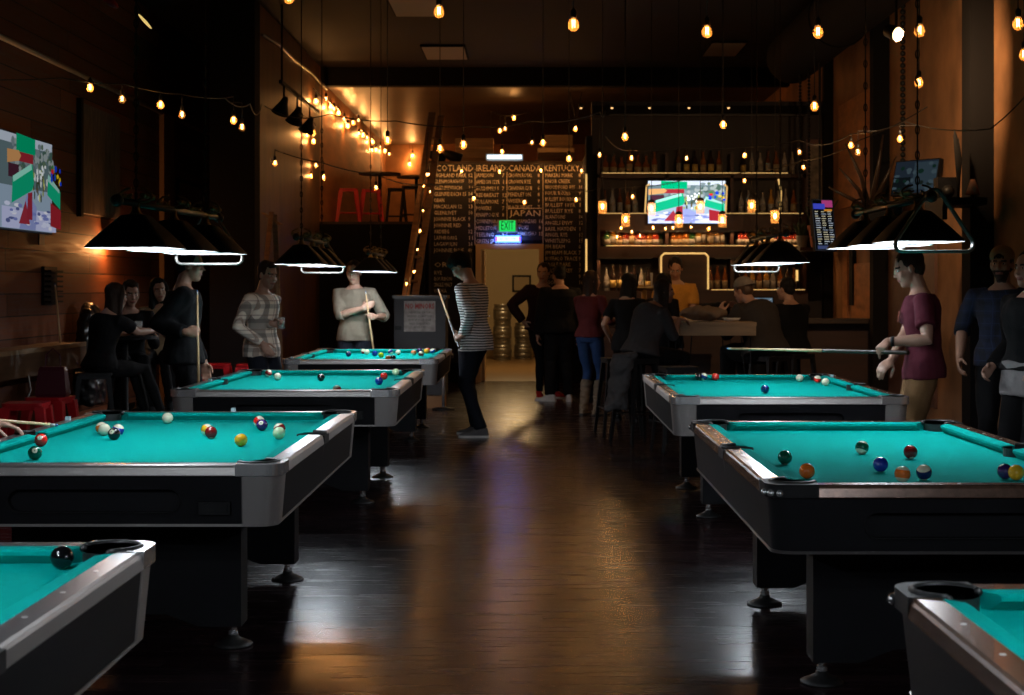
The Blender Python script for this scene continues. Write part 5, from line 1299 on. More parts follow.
# kegs and a picture in the room behind the doorway
KEG = mat('dull steel keg', (.30, .29, .27, 1), .3, .9)
def keg(x, y, z, lab):
    t = empty('beer_keg', (x, y, z)); tag(t, lab, 'keg', 'steel kegs stacked in the back room')
    MB().lathe([(.001, .02), (.15, .02), (.175, .0), (.18, .03), (.16, .045), (.185, .07), (.188, .11), (.182, .12), (.188, .13), (.188, .23), (.182, .24), (.188, .25), (.185, .29), (.16, .32), (.17, .36), (.165, .375), (.15, .37), (.14, .33), (.001, .34)], 28).build('barrel', KEG, t, autos=R(50))
    MB().tube([(.05 * math.cos(a), .05 * math.sin(a), .345) for a in [k * .785 for k in range(8)]], .008, 6, closed=True).build('valve_ring', KEG, t)
for k in range(3): keg(-.60, 31.6, .004 + k * .376, ('bottom keg of the left stack seen through the doorway', 'middle keg of the left stack in the back room', 'top keg of the left stack in the back room')[k])
for k in range(2): keg(-.18, 31.9, .004 + k * .376, ('bottom keg of the lower right stack in the back room', 'top keg of the lower right stack in the back room')[k])
t = empty('picture_frame', (-.22, 32.99, 1.55)); tag(t, 'dark framed picture on the cream wall behind the doorway', 'picture')
MB().box((-.2, -.03, -.18), (.2, 0, .18)).build('frame', BLACK, t); MB().box((-.16, -.034, -.14), (.16, -.03, .14)).build('print', mat('tan print', (.3, .22, .12, 1), .6), t)
l = bpy.data.lights.new('keg_room_lamp', 'POINT'); l.energy = 150; l.color = (1, .66, .30); l.shadow_soft_size = .2
t = empty('ceiling_lamp', (-.3, 28, 3.3)); tag(t, 'round ceiling lamp of the back room, hidden by the door head', 'lamp'); o = link('lamp_light', l, t); o.location = (0, 0, -.35)
MB().lathe([(.001, -.1), (.1, -.08), (.14, 0), (.001, 0)], 18).build('diffuser', emit('warm diffuser', (1, .75, .4), 3), t, smooth=True)
# arcade-sized cabinet with the notice
t = empty('game_cabinet', (-1.36, 18.9, 0)); tag(t, 'dark grey cabinet with a white NO MINORS notice, behind the farthest left table', 'cabinet')
CAB = mat('dark grey cabinet paint', (.02, .02, .022, 1), .6)
MB().box((-.31, 0, .16), (.31, .6, 1.34)).build('body', CAB, t); MB().box((-.29, .02, 0), (.29, .58, .16)).build('plinth', mat('raw wood plinth', (.26, .12, .04, 1), .6), t)
MB().box((-.33, -.03, 1.33), (.33, .62, 1.37)).build('lid', DARKWOOD, t)
MB().box((-.30, -.012, .95), (-.22, 0, 1.0)).build('lock', BLACK_METAL, t)
sg = MB().box((-.19, -.006, .93), (.19, -.001, 1.30)).build('notice', mat('worn white paper', (.34, .32, .30, 1), .7, noise=.3, nscale=14), t)
text_mesh('NO MINORS', .088, 'heading', mat('red print', (.35, .03, .03, 1), .7), sg, Matrix.Translation((0, -.008, 1.235)) @ FACE, .0008, sx=.72, bold=.002)
join_text([(s_, .036, Matrix.Translation((0, -.008, 1.16 - k * .045)) @ FACE, .8, 'CENTER') for k, s_ in enumerate(('PERMITTED ON THE', 'PREMISES AT ANY TIME', 'MUST BE 21 OR OVER', 'VALID ID REQUIRED', 'AFTER 9 PM'))], 'small_print', mat('grey print', (.08, .08, .08, 1), .7), sg)
t = empty('pedestal_stool', (-1.06, 18.66, 0)); tag(t, 'chrome pedestal stool half hidden by the farthest left table', 'stool')
MB().lathe([(.001, .0), (.14, 0), (.13, .02), (.02, .04)], 18).build('base', BLACK_METAL, t, smooth=True); MB().lathe([(.018, .03), (.018, .62)], 12).build('post', CHROME, t, smooth=True); MB().lathe([(.001, .62), (.12, .62), (.13, .65), (.12, .68), (.001, .69)], 18).build('seat', RUBBER, t, smooth=True)
# bananas-like yellow ornament by the menu: a brass horn hanging
m = MB()
for k in range(3): m.tube([W(446 + 6 * k, 292 - k, 21) + Vector((.05 * math.cos(a), 0, .05 * math.sin(a) * .6)) for a in [R(20 * j + 10) for j in range(9)]], [.006, .012, .016, .018, .018, .016, .012, .008, .004], 8)
# ladder leaning up to the menu wall
LADW = mat('old ladder wood', (.17, .08, .03, 1), .6, noise=.3, nscale=4, stretch=(1, 1, 8))
t = empty('wooden_ladder', (-1.80, 19.75, 0)); tag(t, 'old wooden ladder wound with light bulbs, leaning beside the menu board', 'ladder')
A0, A1 = Vector((0, 0, 0)), Vector((.50, .6, 3.75)); dd = (A1 - A0).normalized(); sdv = Vector((.22, .97, 0)) 
for s_ in (0, 1):
    o0 = A0 + sdv * .42 * s_
    MB().rings([[o0 + dd * q + Vector((dx, dy, 0)) for dx, dy in ((-.045, -.02), (.045, -.02), (.045, .02), (-.045, .02))] for q in (0, (A1 - A0).length)]).build('side_rail', LADW, t)
for k in range(11): q = A0 + dd * (.3 + k * .32); MB().tube([q, q + sdv * .42], .017, 8).build('rung', LADW, t)
# wooden easel-like planks by the plywood wall
t = empty('wooden_easel', (-2.93, 17.85, 0)); tag(t, 'pair of pale wooden poles crossing near their top, behind the man in plaid', 'easel')
for a_, b_ in (((-.05, 0, 2.33), (-.32, .1, 0)), ((-.02, .05, 2.30), (.02, .35, 0)), ((-.15, 0, 2.32), (.06, .02, 2.18))):
    a_, b_ = Vector(a_), Vector(b_); MB().rings([[c + Vector((dx, dy, 0)) for dx, dy in ((-.028, -.02), (.028, -.02), (.028, .02), (-.028, .02))] for c in (b_, a_)]).build('pole', LADW, t)
# track with three clamp lamps in front of the plywood wall
t = empty('lamp_track', (-2.95, 18.3, 0)); tag(t, 'black track with stage lamps along the plywood wall, unlit', 'lamp track')
MB().box((-.02, .0, 3.86), (.02, 3.2, 3.90)).build('track', BLACK_METAL, t)
MB().tube([(0, .1, 3.9), (0, .1, ZC)], .012, 8).build('drop_rod', BLACK_METAL, t)
for k, yy in enumerate((.25, 1.3, 2.4)):
    a = MB(); a.tube([(0, yy, 3.86), (0, yy, 3.72)], .012, 8)
    s_ = Matrix.Translation((0, yy, 3.66)) @ Matrix.Rotation(R(25), 4, 'Y') @ Matrix.Rotation(R(20), 4, 'X')
    lo = a.build('lamp_arm', BLACK_METAL, t)
    MB().lathe([(.02, .08), (.035, .06), (.05, 0), (.11, -.14), (.105, -.14), (.045, 0), (.02, .05)], 18, s_).build('lamp_cone', BLACK_METAL, lo, smooth=True)
# conduit on the upper plywood wall
o = MB().tube([(-3.17, 18.4, 4.44), (-3.16, 19.5, 4.50), (-3.17, 20.8, 4.50), (-3.17, 22.4, 4.55), (-3.1, 23.55, 4.46)], .022, 8).build('metal_conduit', STEEL, None, smooth=True); tag(o, 'thin metal conduit running along the top of the plywood wall', 'conduit')
o = MB().tube([(-4.57, 3, 3.62), (-4.57, 22.4, 3.62)], .028, 8).build('metal_pipe', STEEL, None, smooth=True); tag(o, 'straight metal pipe along the upper left barn-board wall', 'pipe')
# things on the left wall
t = empty('wall_panel', (-4.6, 16.55, 0)); tag(t, 'tall dim scratched picture panel on the left wall behind the lamp', 'picture')
MB().box((.001, -.72, 2.22), (.04, .72, 3.34)).build('panel', mat('scratched brown panel', (.13, .09, .065, 1), .5, noise=.6, nscale=6, stretch=(6, 6, 1)), t); MB().box((.001, -.80, 2.18), (.05, -.72, 3.38)).build('edge', BLACK, t)
o = MB().box((XL + .001, 19.25, 0), (XL + .06, 19.80, 3.62)).build('door_post', mat('raw brown post', (.28, .16, .08, 1), .6)); tag(o, 'upright brown board on the left wall between the panel and the dark column', 'board')
t = empty('picture_frame', (XL, 20.9, 2.72)); tag(t, 'dark framed picture above the left lamp, beside the dark column', 'picture')
MB().box((.001, -.75, -.16), (.03, .75, .16)).build('frame', BLACK, t); MB().box((.03, -.68, -.11), (.034, .68, .11)).build('print', mat('muddy brown print', (.10, .05, .02, 1), .4), t)
t = empty('ceiling_ornament', W(128, 5, 8.6)); tag(t, 'hanging ornament with one red and one glowing yellow leaf at the top left', 'ornament')
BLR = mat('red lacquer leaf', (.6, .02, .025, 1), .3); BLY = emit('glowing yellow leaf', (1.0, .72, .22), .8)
c0 = Vector(t.location)
pr_, py_ = W(109.5, 1, 8.6) - c0, W(145, 21.5, 8.6) - c0
MB().ell(pr_, (.062, .03, .022), Matrix.Rotation(R(38), 3, 'Y'), 16, 8).build('leaf', BLR, t, smooth=True); MB().ell(py_, (.055, .016, .008), Matrix.Rotation(R(48), 3, 'Y'), 16, 8).build('leaf', BLY, t, smooth=True)
MB().tube([pr_, (0, 0, .12), py_], .004, 6).build('wire', BLACK_METAL, t); MB().tube([(0, 0, .12), (0, 0, ZC - c0.z)], .004, 6).build('cord', BLACK_METAL, t)
# ---------------------------------------------------------------- the bar
t = empty('back_bar', (2.34, 20.42, 0)); tag(t, 'dark back bar with long shelves of bottles', 'shelving')
SHELF = mat('dark red stained shelf', (.035, .010, .004, 1), .55, noise=.3, nscale=3, stretch=(.5, 1, 4))
hw = 1.5
def shelf(z, th, dp, x0=-hw, x1=1.2):
    return MB().box((x0, -dp, z - th), (x1, -.002, z)).build('shelf', SHELF, t)
shelf(2.93, .05, .30); shelf(2.41, .21, .34); shelf(1.99, .14, .36); shelf(1.42, .16, .42); 
MB().box((-hw, -.45, .0), (hw, -.002, .95)).build('base_cupboard', SHELF, t)
for x in (-hw, -.62, .22, 1.16): MB().box((x, -.30, .95), (x + .04, -.002, 3.2)).build('upright', SHELF, t)
AR = MB(); P = [Vector((x, -.46, z)) for x, z in [(-.90, 1.42), (-.90, 1.86)] + [(-.84 + .06 * math.cos(R(a)), 1.88 + .05 * math.sin(R(a))) for a in (170, 130, 90)] + [(-.36 + .06 * math.cos(R(a)), 1.88 + .05 * math.sin(R(a))) for a in (90, 50, 10)] + [(-.29, 1.86), (-.29, 1.42)]]
MB().box((-.71, -.45, 1.42), (-.07, -.37, 1.90)).build('till_hood', SHELF, t)
# rope lights along the back bar: a clear hose with small lit beads
ROPE = emit('warm rope light', (1.0, .62, .18), 2.0); HOSE = glassy('rope light hose', (.5, .4, .25, 1), (1, .6, .2), .5, .6)
def rope(pts, label, r_=.006, col=None):
    t_ = empty('rope_light', pts[0]); tag(t_, label, 'rope light'); o_ = Vector(pts[0])
    pts = [Vector(p) - o_ for p in pts]
    h_ = MB().tube(pts, r_ * 1.5, 8).build('hose', HOSE, t_, smooth=True)
    b = MB()
    for a_, c_ in zip(pts[:-1], pts[1:]):
        n_ = max(1, int((c_ - a_).length / (.028 if r_ > .005 else .05)))
        for k in range(n_): b.ell(a_.lerp(c_, (k + .5) / n_) , r_ * 1.0, None, 6, 4)
    b.build('led_line', col or ROPE, h_)
    return t_
X0 = 2.34
rope([X0 + 0 * v for v in ()] or [Vector((1.65, 19.93, 1.44)), Vector((1.65, 19.93, 1.86)), Vector((1.69, 19.93, 1.90)), Vector((2.21, 19.93, 1.90)), Vector((2.25, 19.93, 1.86)), Vector((2.25, 19.93, 1.44))], 'arched rope light around the dark hood behind the bartender', .009)
rope([Vector((.845, 20.1, 2.05)), Vector((.845, 20.1, 2.92))], 'upright rope light between the menu board and the bar, upper length') if False else None
rope([W(586.3, 212, 20.1), W(586.3, 174, 20.1)], 'upper upright rope light at the left end of the bar', .009)
rope([W(586.3, 283, 20.1), W(586.3, 239, 20.1)], 'lower upright rope light at the left end of the bar', .009)
rope([W(650, 184, 19.95), W(646.5, 186, 19.95), W(645, 213, 19.95)], 'rope light hugging the left side of the bar television', .008)
rope([W(724, 184, 19.95), W(727, 187, 19.95), W(725.5, 214, 19.95)], 'rope light hugging the right side of the bar television', .008)
rope([W(778.5, 179, 20.05), W(781, 192, 20.05), W(780, 210, 20.05)], 'upright rope light right of the bar television', .009)
rope([W(797, 270, 20.05), W(797, 281, 20.05)], 'short upright rope light low at the right end of the bar', .012)
for z, lab, x0_, x1_ in ((2.935, 'rope light along the top bottle shelf', .9, 3.3), (2.415, 'rope light along the shelf level with the television', .9, 3.5), (1.43, 'rope light along the lowest bottle shelf', 2.3, 3.5), (1.995, 'rope light along the crowded middle shelf', .95, 3.5)):
    rope([Vector((x0_, 20.12 if z > 2 else 20.0, z + .006)), Vector((x1_, 20.12 if z > 2 else 20.0, z + .006))], lab, .004)
# bottles
BG = {'amber': ((.35, .10, .01), .45), 'green': ((.02, .10, .03), .5), 'clear': ((.6, .55, .5), .3), 'dark': ((.02, .01, .008), .9), 'red': ((.25, .02, .01), .6), 'gold': ((.6, .3, .04), .45), 'blue': ((.05, .1, .35), .6), 'brown': ((.15, .05, .01), .7)}
def bottle_proto(kind, shape):
    c, a = BG[kind]; gm = glassy('bottle glass %s' % kind, (*c, 1), alpha=a, rough=.08)
    t_ = empty('liquor_bottle', (0, 0, -5))
    prof = {0: [(.001, 0), (.036, 0), (.038, .01), (.038, .17), (.030, .205), (.014, .235), (.013, .29), (.016, .292), (.016, .305), (.001, .305)],
            1: [(.001, 0), (.044, 0), (.046, .012), (.046, .12), (.038, .15), (.015, .175), (.014, .215), (.019, .218), (.019, .245), (.001, .245)],
            2: [(.001, 0), (.031, 0), (.033, .01), (.033, .20), (.012, .25), (.011, .325), (.014, .328), (.014, .335), (.001, .335)]}[shape]
    MB().lathe(prof, 12).build('glass_body', gm, t_, autos=R(50))
    zl = prof[3][1]
    MB().lathe([(prof[3][0] + .0008, zl * .25), (prof[3][0] + .0008, zl * .8)], 12).build('paper_label', {'amber': mat('cream paper label', (.26, .2, .12, 1), .8), 'dark': mat('gold paper label', (.4, .28, .08, 1), .5)}.get(kind, mat('white paper label', (.22, .20, .18, 1), .8)), t_, smooth=True)
    zt = prof[-1][1]
    MB().lathe([(.012, zt - .004), (.015, zt), (.014, zt + .022), (.001, zt + .023)], 10).build('stopper', {'amber': DARKWOOD, 'red': RED, 'gold': GOLD}.get(kind, BLACK_METAL), t_, smooth=True)
    return t_
protos = [bottle_proto(k, s_) for k, s_ in (('amber', 0), ('green', 1), ('clear', 2), ('dark', 0), ('red', 1), ('gold', 0), ('brown', 2), ('amber', 1), ('blue', 2), ('clear', 0))]
used_p = set()
def place_bottle(i, x, y, z, label, group, sc=1.0):
    p = protos[i]
    o = p if i not in used_p else copy_tree(p)
    used_p.add(i)
    o.location = (x, y, z); o.scale = (sc, sc, sc); o.rotation_euler = (0, 0, (x * 37) % 6)
    tag(o, label, 'bottle', group)
rnd = random.Random(11)
KN = ['amber', 'squat green', 'tall clear', 'black', 'squat red', 'golden', 'tall brown', 'squat amber', 'tall blue', 'clear']
def fill(x0, x1, n, y, z, where, choices, skip=()):
    for k in range(n):
        x = x0 + (x1 - x0) * (k + .5) / n + rnd.uniform(-.006, .006)
        if any(a < x < b_ for a, b_ in skip): continue
        i = rnd.choice(choices)
        place_bottle(i, x, y + rnd.uniform(-.015, .015), z + .001, '%s liquor bottle among its like on %s' % (KN[i], where), '%s bottles on %s' % (KN[i], where), rnd.uniform(.92, 1.04))
fill(.90, 3.44, 24, 20.27, 2.93, 'the topmost bar shelf', (0, 3, 3, 6, 7, 9), skip=((1.665, 1.815), (2.505, 2.655)))
fill(.90, 3.44, 26, 20.24, 2.41, 'the shelf behind the television', (0, 2, 5, 6, 9), skip=((1.40, 2.66),))
fill(.90, 3.44, 32, 20.27, 1.99, 'the middle bar shelf, back row', (0, 1, 3, 4, 5, 7, 2), skip=((1.665, 1.815), (2.505, 2.655)))
fill(.93, 3.44, 32, 20.165, 1.99, 'the middle bar shelf, front row', (0, 4, 5, 7, 1, 6, 4), skip=((1.665, 1.815), (2.505, 2.655)))
fill(.92, 3.44, 28, 20.20, 1.42, 'the lowest bar shelf', (2, 9, 9, 3, 5, 0), skip=((1.58, 2.30), (2.505, 2.655)))
for p in [p for i, p in enumerate(protos) if i not in used_p]:
    for ch in list(p.children): bpy.data.objects.remove(ch)
    bpy.data.objects.remove(p)
# bar counter
t = empty('bar_counter', (2.35, 17.75, 0)); tag(t, 'long dark bar counter behind the high table', 'counter')
MB().box((-1.35, -.30, 1.06), (1.53, .36, 1.11)).build('counter_top', DARKWOOD, t); MB().box((-1.3, -.1, 0), (1.53, .3, 1.06)).build('counter_front', SHELF, t); MB().tube([(-1.25, -.22, .2), (1.5, -.22, .2)], .022, 10).build('foot_rail', GOLD, t)
for k in (-1.1, 0, 1.2): MB().tube([(k, -.22, .2), (k, -.1, .2)], .012, 8).build('rail_bracket', GOLD, t)
# till screen
t = empty('till_screen', W(763, 296, 17.95)); t.location.z = 1.11; tag(t, 'small glowing till screen on the bar counter', 'screen')
MB().box((-.14, 0, .06), (.14, .03, .26), Matrix.Rotation(R(-18), 4, 'X')).build('case', BLACK, t); MB().lathe([(.09, 0), (.09, .01), (.02, .03), (.02, .12)], 14, Matrix.Translation((0, .02, 0))).build('stand', BLACK, t)
screen_pic('screen', Matrix.Rotation(R(-18), 4, 'X') @ Matrix.Translation((0, -.002, .16)) @ FACE, .24, .17, [((90, 110, 125), rect(0, 0, 1, 1))] + blobs([(150, 170, 180), (40, 60, 80), (180, 190, 200)], .05, .05, .95, .95, 26, .08, .05, 2), t, .8)
# taps and glassware on the counter
t = empty('tap_tower', (1.28, 17.8, 1.11)); tag(t, 'brass beer tap tower on the bar counter behind the crowd', 'tap')
MB().tube([(-.2, 0, .35), (.2, 0, .35)], .035, 12).build('tower_bar', GOLD, t); MB().lathe([(.05, 0), (.03, .03), (.03, .33)], 12).build('column', GOLD, t, smooth=True)
for k in range(5): MB().tube([(-.16 + k * .08, -.04, .36), (-.16 + k * .08, -.05, .52)], [.008, .016], 8).build('tap_handle', (RED, BLACK, GOLD, WHITE, BLACK)[k], t)
# ---------------------------------------------------------------- right wall dressing
def board(y0, y1, z0, z1, m_, name, label, cat='board', th=.03, x=None):
    o = MB().box(((x or XR) - th, y0, z0), ((x or XR) - .001, y1, z1)).build(name, m_); tag(o, label, cat); return o
OSB = mat('orange brown board', (.40, .16, .05, 1), .55, noise=.3, nscale=4, stretch=(1, 1, 3), bump=.2, bscale=20)
board(17.3, 19.7, 2.45, 3.75, OSB, 'plywood_sheet', 'large orange brown plywood sheet high on the right wall')
board(17.35, 18.9, .75, 1.75, OSB, 'plywood_cladding', 'lower orange wooden panel on the right wall behind the maroon shirt')
board(19.15, 19.45, .9, 2.2, OSB, 'narrow_board', 'narrow upright orange board near the menu screen')
board(18.75, 18.95, 1.25, 1.95, BLACK, 'black_strip', 'narrow black upright strip on the right wall panels', th=.05)
board(15.0, 16.95, .3, 2.1, mat('dull red brown door', (.10, .045, .03, 1), .5, noise=.2, nscale=4), 'wall_hatch', 'dull red brown panel on the right wall behind the maroon shirt man')
t = empty('picture_frame', (3.72, 20.42, 2.92)); tag(t, 'narrow framed poster high on the right wall at the bar end', 'picture')
MB().box((-.13, -.03, -.48), (.13, -.001, .48)).build('frame', mat('red brown frame', (.10, .03, .02, 1), .5), t); MB().box((-.09, -.034, -.42), (.09, -.03, .42)).build('print', mat('faded poster', (.22, .17, .12, 1), .7, noise=.5, nscale=12), t)
t = empty('bead_curtain_strand', (3.6, 16.6, 0)); 
for ch in (): pass
def beads(x, y, z0, z1, lab, r_=.02):
    t_ = empty('bead_chain', (x, y, z1)); tag(t_, lab, 'chain')
    b = MB(); n = int((z1 - z0) / (r_ * 2.1))
    b.tube([(0, 0, z0 - z1), (0, 0, 0)], .004, 5)
    for k in range(n): b.ell((0, 0, -r_ - k * r_ * 2.1), r_, None, 8, 5)
    b.build('beads', BLACK_METAL, t_, smooth=True)
bpy.data.objects.remove(t)
beads(3.66, 15.4, 2.45, ZC, 'thick dark hanging chain beside the black post on the right wall', .028)
beads(3.3, 19.2, 2.2, ZC, 'thin dark bead chain hanging left of the plywood sheet', .02)
beads(3.32, 18.7, 2.3, ZC, 'thin dark bead chain hanging in front of the plywood sheet', .02)
# terracotta pot with a spiky plant
def plant(x, y, z, pot_h, leaf, n, seed, label, potm, lm, spread=.5):
    t_ = empty('potted_plant', (x, y, z)); tag(t_, label, 'plant')
    MB().lathe([(.001, 0), (pot_h * .32, 0), (pot_h * .45, pot_h * .8), (pot_h * .5, pot_h * .8), (pot_h * .5, pot_h), (pot_h * .42, pot_h), (pot_h * .40, pot_h * .9), (.001, pot_h * .9)], 18).build('pot', potm, t_, autos=R(40))
    b = MB(); rn = random.Random(seed)
    for k in range(n):
        a = rn.uniform(0, 6.28); s_ = rn.uniform(.1, spread); L = leaf * rn.uniform(.6, 1)
        d = Vector((math.cos(a) * s_, math.sin(a) * s_, 1)).normalized(); p0 = Vector((math.cos(a) * pot_h * .2, math.sin(a) * pot_h * .2, pot_h * .9))
        pts = [p0 + d * L * q + Vector((math.cos(a), math.sin(a), -.3)) * (q * q) * L * .3 * s_ for q in (0, .25, .5, .75, 1)]
        b.tube(pts, [.012, .02, .018, .011, .002], 6, flat=.25)
    b.build('leaves', lm, t_, smooth=True)
LEAF = mat('dark green leaf', (.02, .05, .02, 1), .4); TERRA = mat('terracotta', (.28, .075, .03, 1), .7)
o = MB().box((3.3, 19.2, 1.92), (3.9, 19.9, 1.96)).build('corner_shelf', SHELF); tag(o, 'small shelf on the right wall carrying the terracotta pot', 'shelf')
plant(3.58, 19.5, 1.961, .28, .42, 26, 4, 'spiky plant in a terracotta pot left of the menu screen', TERRA, LEAF)
plant(3.42, 19.75, 1.961, .16, .22, 18, 6, 'small plant behind the terracotta pot at the bar end', mat('grey pot', (.2, .2, .2, 1), .6), LEAF)
# black wall shelf with a lamp cone and a tall dried stem
t = empty('wall_shelf', (3.72, 13.05, .12)); tag(t, 'black box shelf on the right wall above the lamp end', 'shelf')
MB().box((-.36, -.3, 2.02), (.0, .3, 2.08)).build('shelf_board', BLACK, t); MB().box((-.36, -.28, 1.90), (-.32, .28, 2.02)).build('rail', BLACK, t)
t = empty('table_lamp', (3.65, 12.92, 2.201)); t.scale = (.6, .6, .6); tag(t, 'small pinkish lampshade standing on the black wall shelf', 'lamp')
MB().lathe([(.001, 0), (.05, 0), (.02, .03), (.015, .06)], 14).build('base', BLACK, t, smooth=True); MB().lathe([(.10, .05), (.03, .26), (.025, .26), (.095, .05)], 18).build('lamp_shade', mat('dusty pink shade', (.32, .17, .12, 1), .7), t, smooth=True)
t = empty('speaker', (3.50, 13.2, 2.201)); t.scale = (.7, .7, .7); tag(t, 'black box speaker on the right wall shelf', 'speaker')
MB().box((-.12, -.11, 0), (.12, .11, .27)).build('cabinet', BLACK, t); MB().lathe([(.07, -.005), (.08, .0), (.02, .03)], 18, Matrix.Translation((0, -.11, .1)) @ Matrix.Rotation(R(90), 4, 'X')).build('cone', RUBBER, t, smooth=True)
t = empty('dried_stem', (3.50, 13.78, 2.36)); t.location = (3.54, 12.95, 2.201); t.scale = (.55, .55, .72); tag(t, 'tall dark dried leaf bundle standing on the black wall shelf', 'plant')
MB().tube([(0, 0, .0), (.0, 0, .25), (-.01, 0, .5), (-.05, 0, .72), (-.06, 0, .80)], [.02, .035, .05, .03, .004], 10, flat=.4).build('leaf', mat('dried brown leaf', (.006, .004, .003, 1), .9), t, smooth=True); MB().tube([(0, 0, .1), (.02, 0, .45), (.0, 0, .70)], [.02, .035, .004], 10, flat=.4).build('leaf', mat('dried brown leaf', (.006, .004, .003, 1), .9), t, smooth=True)
# antler-like bundle by the plywood sheet
t = empty('wall_trophy', (3.55, 16.2, 2.15)); tag(t, 'dark bundle of sticks fixed behind the large right lamp', 'ornament')
for a_, L in ((-35, .55), (-20, .75), (5, .8), (18, .6), (-60, .5)):
    MB().tube([(0, .2, .1), (math.sin(R(a_)) * L * .5, 0, .1 + math.cos(R(a_)) * L * .5), (math.sin(R(a_ * 1.2)) * L, -.05, .1 + math.cos(R(a_)) * L)], [.035, .022, .008], 8).build('stick', DARKWOOD, t, smooth=True)
MB().box((-.1, .15, -.05), (.33, .25, .22)).build('bracket', BLACK, t)
# ---------------------------------------------------------------- bulbs
FIL = emit('glowing filament', (1.0, .52, .17), 45)
BULBG = glassy('amber bulb glass', (.8, .5, .2, 1), (1.0, .36, .07), .22, .18)
SOCK = mat('black socket', (.012, .010, .009, 1), .45)
def bulb_parts(t, p, r_, drop=0.0, light=0.0, group_parent=None):
    """one hanging globe bulb whose centre is at p (local to t)"""
    p = Vector(p)
    g = MB(); g.lathe([(.001, -r_ * 1.15), (r_ * .55, -r_ * 1.0), (r_ * .92, -r_ * .5), (r_, 0), (r_ * .85, r_ * .6), (r_ * .5, r_ * 1.1), (r_ * .42, r_ * 1.4)], 14, Matrix.Translation(p))
    go = g.build('bulb', BULBG, t, smooth=True)
    f = MB(); f.tube([p + Vector((-r_ * .18, 0, r_ * .9)), p + Vector((-r_ * .22, 0, -r_ * .5)), p + Vector((r_ * .0, 0, r_ * .5)), p + Vector((r_ * .22, 0, -r_ * .5)), p + Vector((r_ * .18, 0, r_ * .9))], r_ * .075, 5)
    f.build('filament', FIL, go)
    s = MB(); s.lathe([(r_ * .5, r_ * 1.25), (r_ * .55, r_ * 1.4), (r_ * .55, r_ * 2.5), (r_ * .2, r_ * 2.8), (.003, r_ * 3.0)], 12, Matrix.Translation(p))
    if drop: s.tube([p + Vector((0, 0, r_ * 2.9)), p + Vector((0, 0, drop))], .0035, 6)
    s.build('socket', SOCK, go, smooth=True)
    if light:
        l = bpy.data.lights.new('bulb_light', 'POINT'); l.energy = light; l.color = (1.0, .43, .12); l.shadow_soft_size = r_ * .5
        lo = link('bulb_light', l, go); lo.location = p + Vector((0, 0, 0))
def hanging(u, v, Y, label, r_=.030, light=1.6, top=None):
    c = W(u, v, Y); t = empty('pendant_bulb', (c.x, c.y, c.z)); tag(t, label, 'bulb', 'single bulbs hanging from the ceiling')
    bulb_parts(t, (0, 0, 0), r_, (top or ZC) - c.z, light)
PL = .6
hanging(573.5, 25, 8.2, 'clear amber bulb at the top centre, nearest the middle of the picture', light=PL)
hanging(707, 32, 8.8, 'hanging bulb above the dim ceiling panel, right of the top centre', light=PL)
hanging(818, 32.5, 8.8, 'hanging bulb in the upper right, left of the bright spotlight', light=PL)
hanging(919.5, 31, 8.6, 'hanging bulb just right of the bright spotlight', light=PL)
hanging(1018, 24, 8.4, 'hanging bulb at the right edge of the picture, topmost', light=PL)
hanging(439, 12, 8.6, 'hanging bulb with a black socket at the top, left of the centre', light=PL)
hanging(289, -2, 9.0, 'hanging bulb cut by the top edge, left of the centre', light=PL)
hanging(919, 83, 10.4, 'bulb hanging straight below the spotlight neighbour on the right', light=PL)
hanging(814.5, 106.5, 11.2, 'bulb hanging in the right part, over the plant and bar end', light=PL)
hanging(1024, 55, 9.6, 'bulb half cut by the right edge of the picture', light=PL)
for u, v, Y, lab in ((625, 137, 14, 'hanging bulb above the left end of the bar television'), (723.3, 125, 14, 'hanging bulb above the right end of the bar television'), (543, 143, 15, 'hanging bulb in front of the crates over the doorway'),
    (569, 159, 15.5, 'bulb with a long black socket right of the crates'), (463.5, 145, 13.5, 'hanging bulb just left of the tube light'), (440, 149, 14, 'bulb near the ladder top, on a black cord'), (387.5, 141, 13.5, 'larger bulb in a black socket before the string of lights on the back wall')):
    hanging(u, v, Y, lab, .032 if Y < 14.5 else .03, .8, None)
# strings of lights: one sagging cable and its bulbs
def light_string(pts, bulbs, label, r_=.027, light=1.0, drop=.12, each=2):
    o0 = Vector(pts[0]); t = empty('string_light', o0); tag(t, label, 'string light')
    P = [Vector(p) - o0 for p in pts]; Q = []
    for a, b in zip(P[:-1], P[1:]):
        n = 6; sag = (b - a).length * .03
        for k in range(n): q = k / n; Q.append(a.lerp(b, q) - Vector((0, 0, 4 * sag * q * (1 - q))))
    Q.append(P[-1]); MB().tube(Q, .0055, 6).build('cable', SOCK, t, smooth=True)
    for i, (u, v, Y) in enumerate(bulbs):
        c = W(u, v, Y) - o0
        near = min(Q, key=lambda q: (q.x - c.x) ** 2 + (q.y - c.y) ** 2)
        bulb_parts(t, c, r_, max(near.z - c.z, r_ * 3), light if i % each == 0 else 0)
        # short link from the bulb's cord to the cable
        MB().tube([c + Vector((0, 0, max(near.z - c.z, r_ * 3))), near], .0035, 5).build('cord', SOCK, t)
light_string([(-4.5, 10.2, 2.95), W(62, 78, 12.0), W(125, 84, 12.2), W(180, 94, 12.6), W(225, 98, 12.9), W(250, 104, 14.5), (-3.15, 18.2, 3.6)], [(90, 88, 12.1), (122, 99.5, 12.2), (160.5, 105, 12.4), (182, 115, 12.6), (233.5, 120.5, 12.8), (242, 127.5, 13.2)], 'string of six bulbs along the left wall above the television', .028, 1.2)
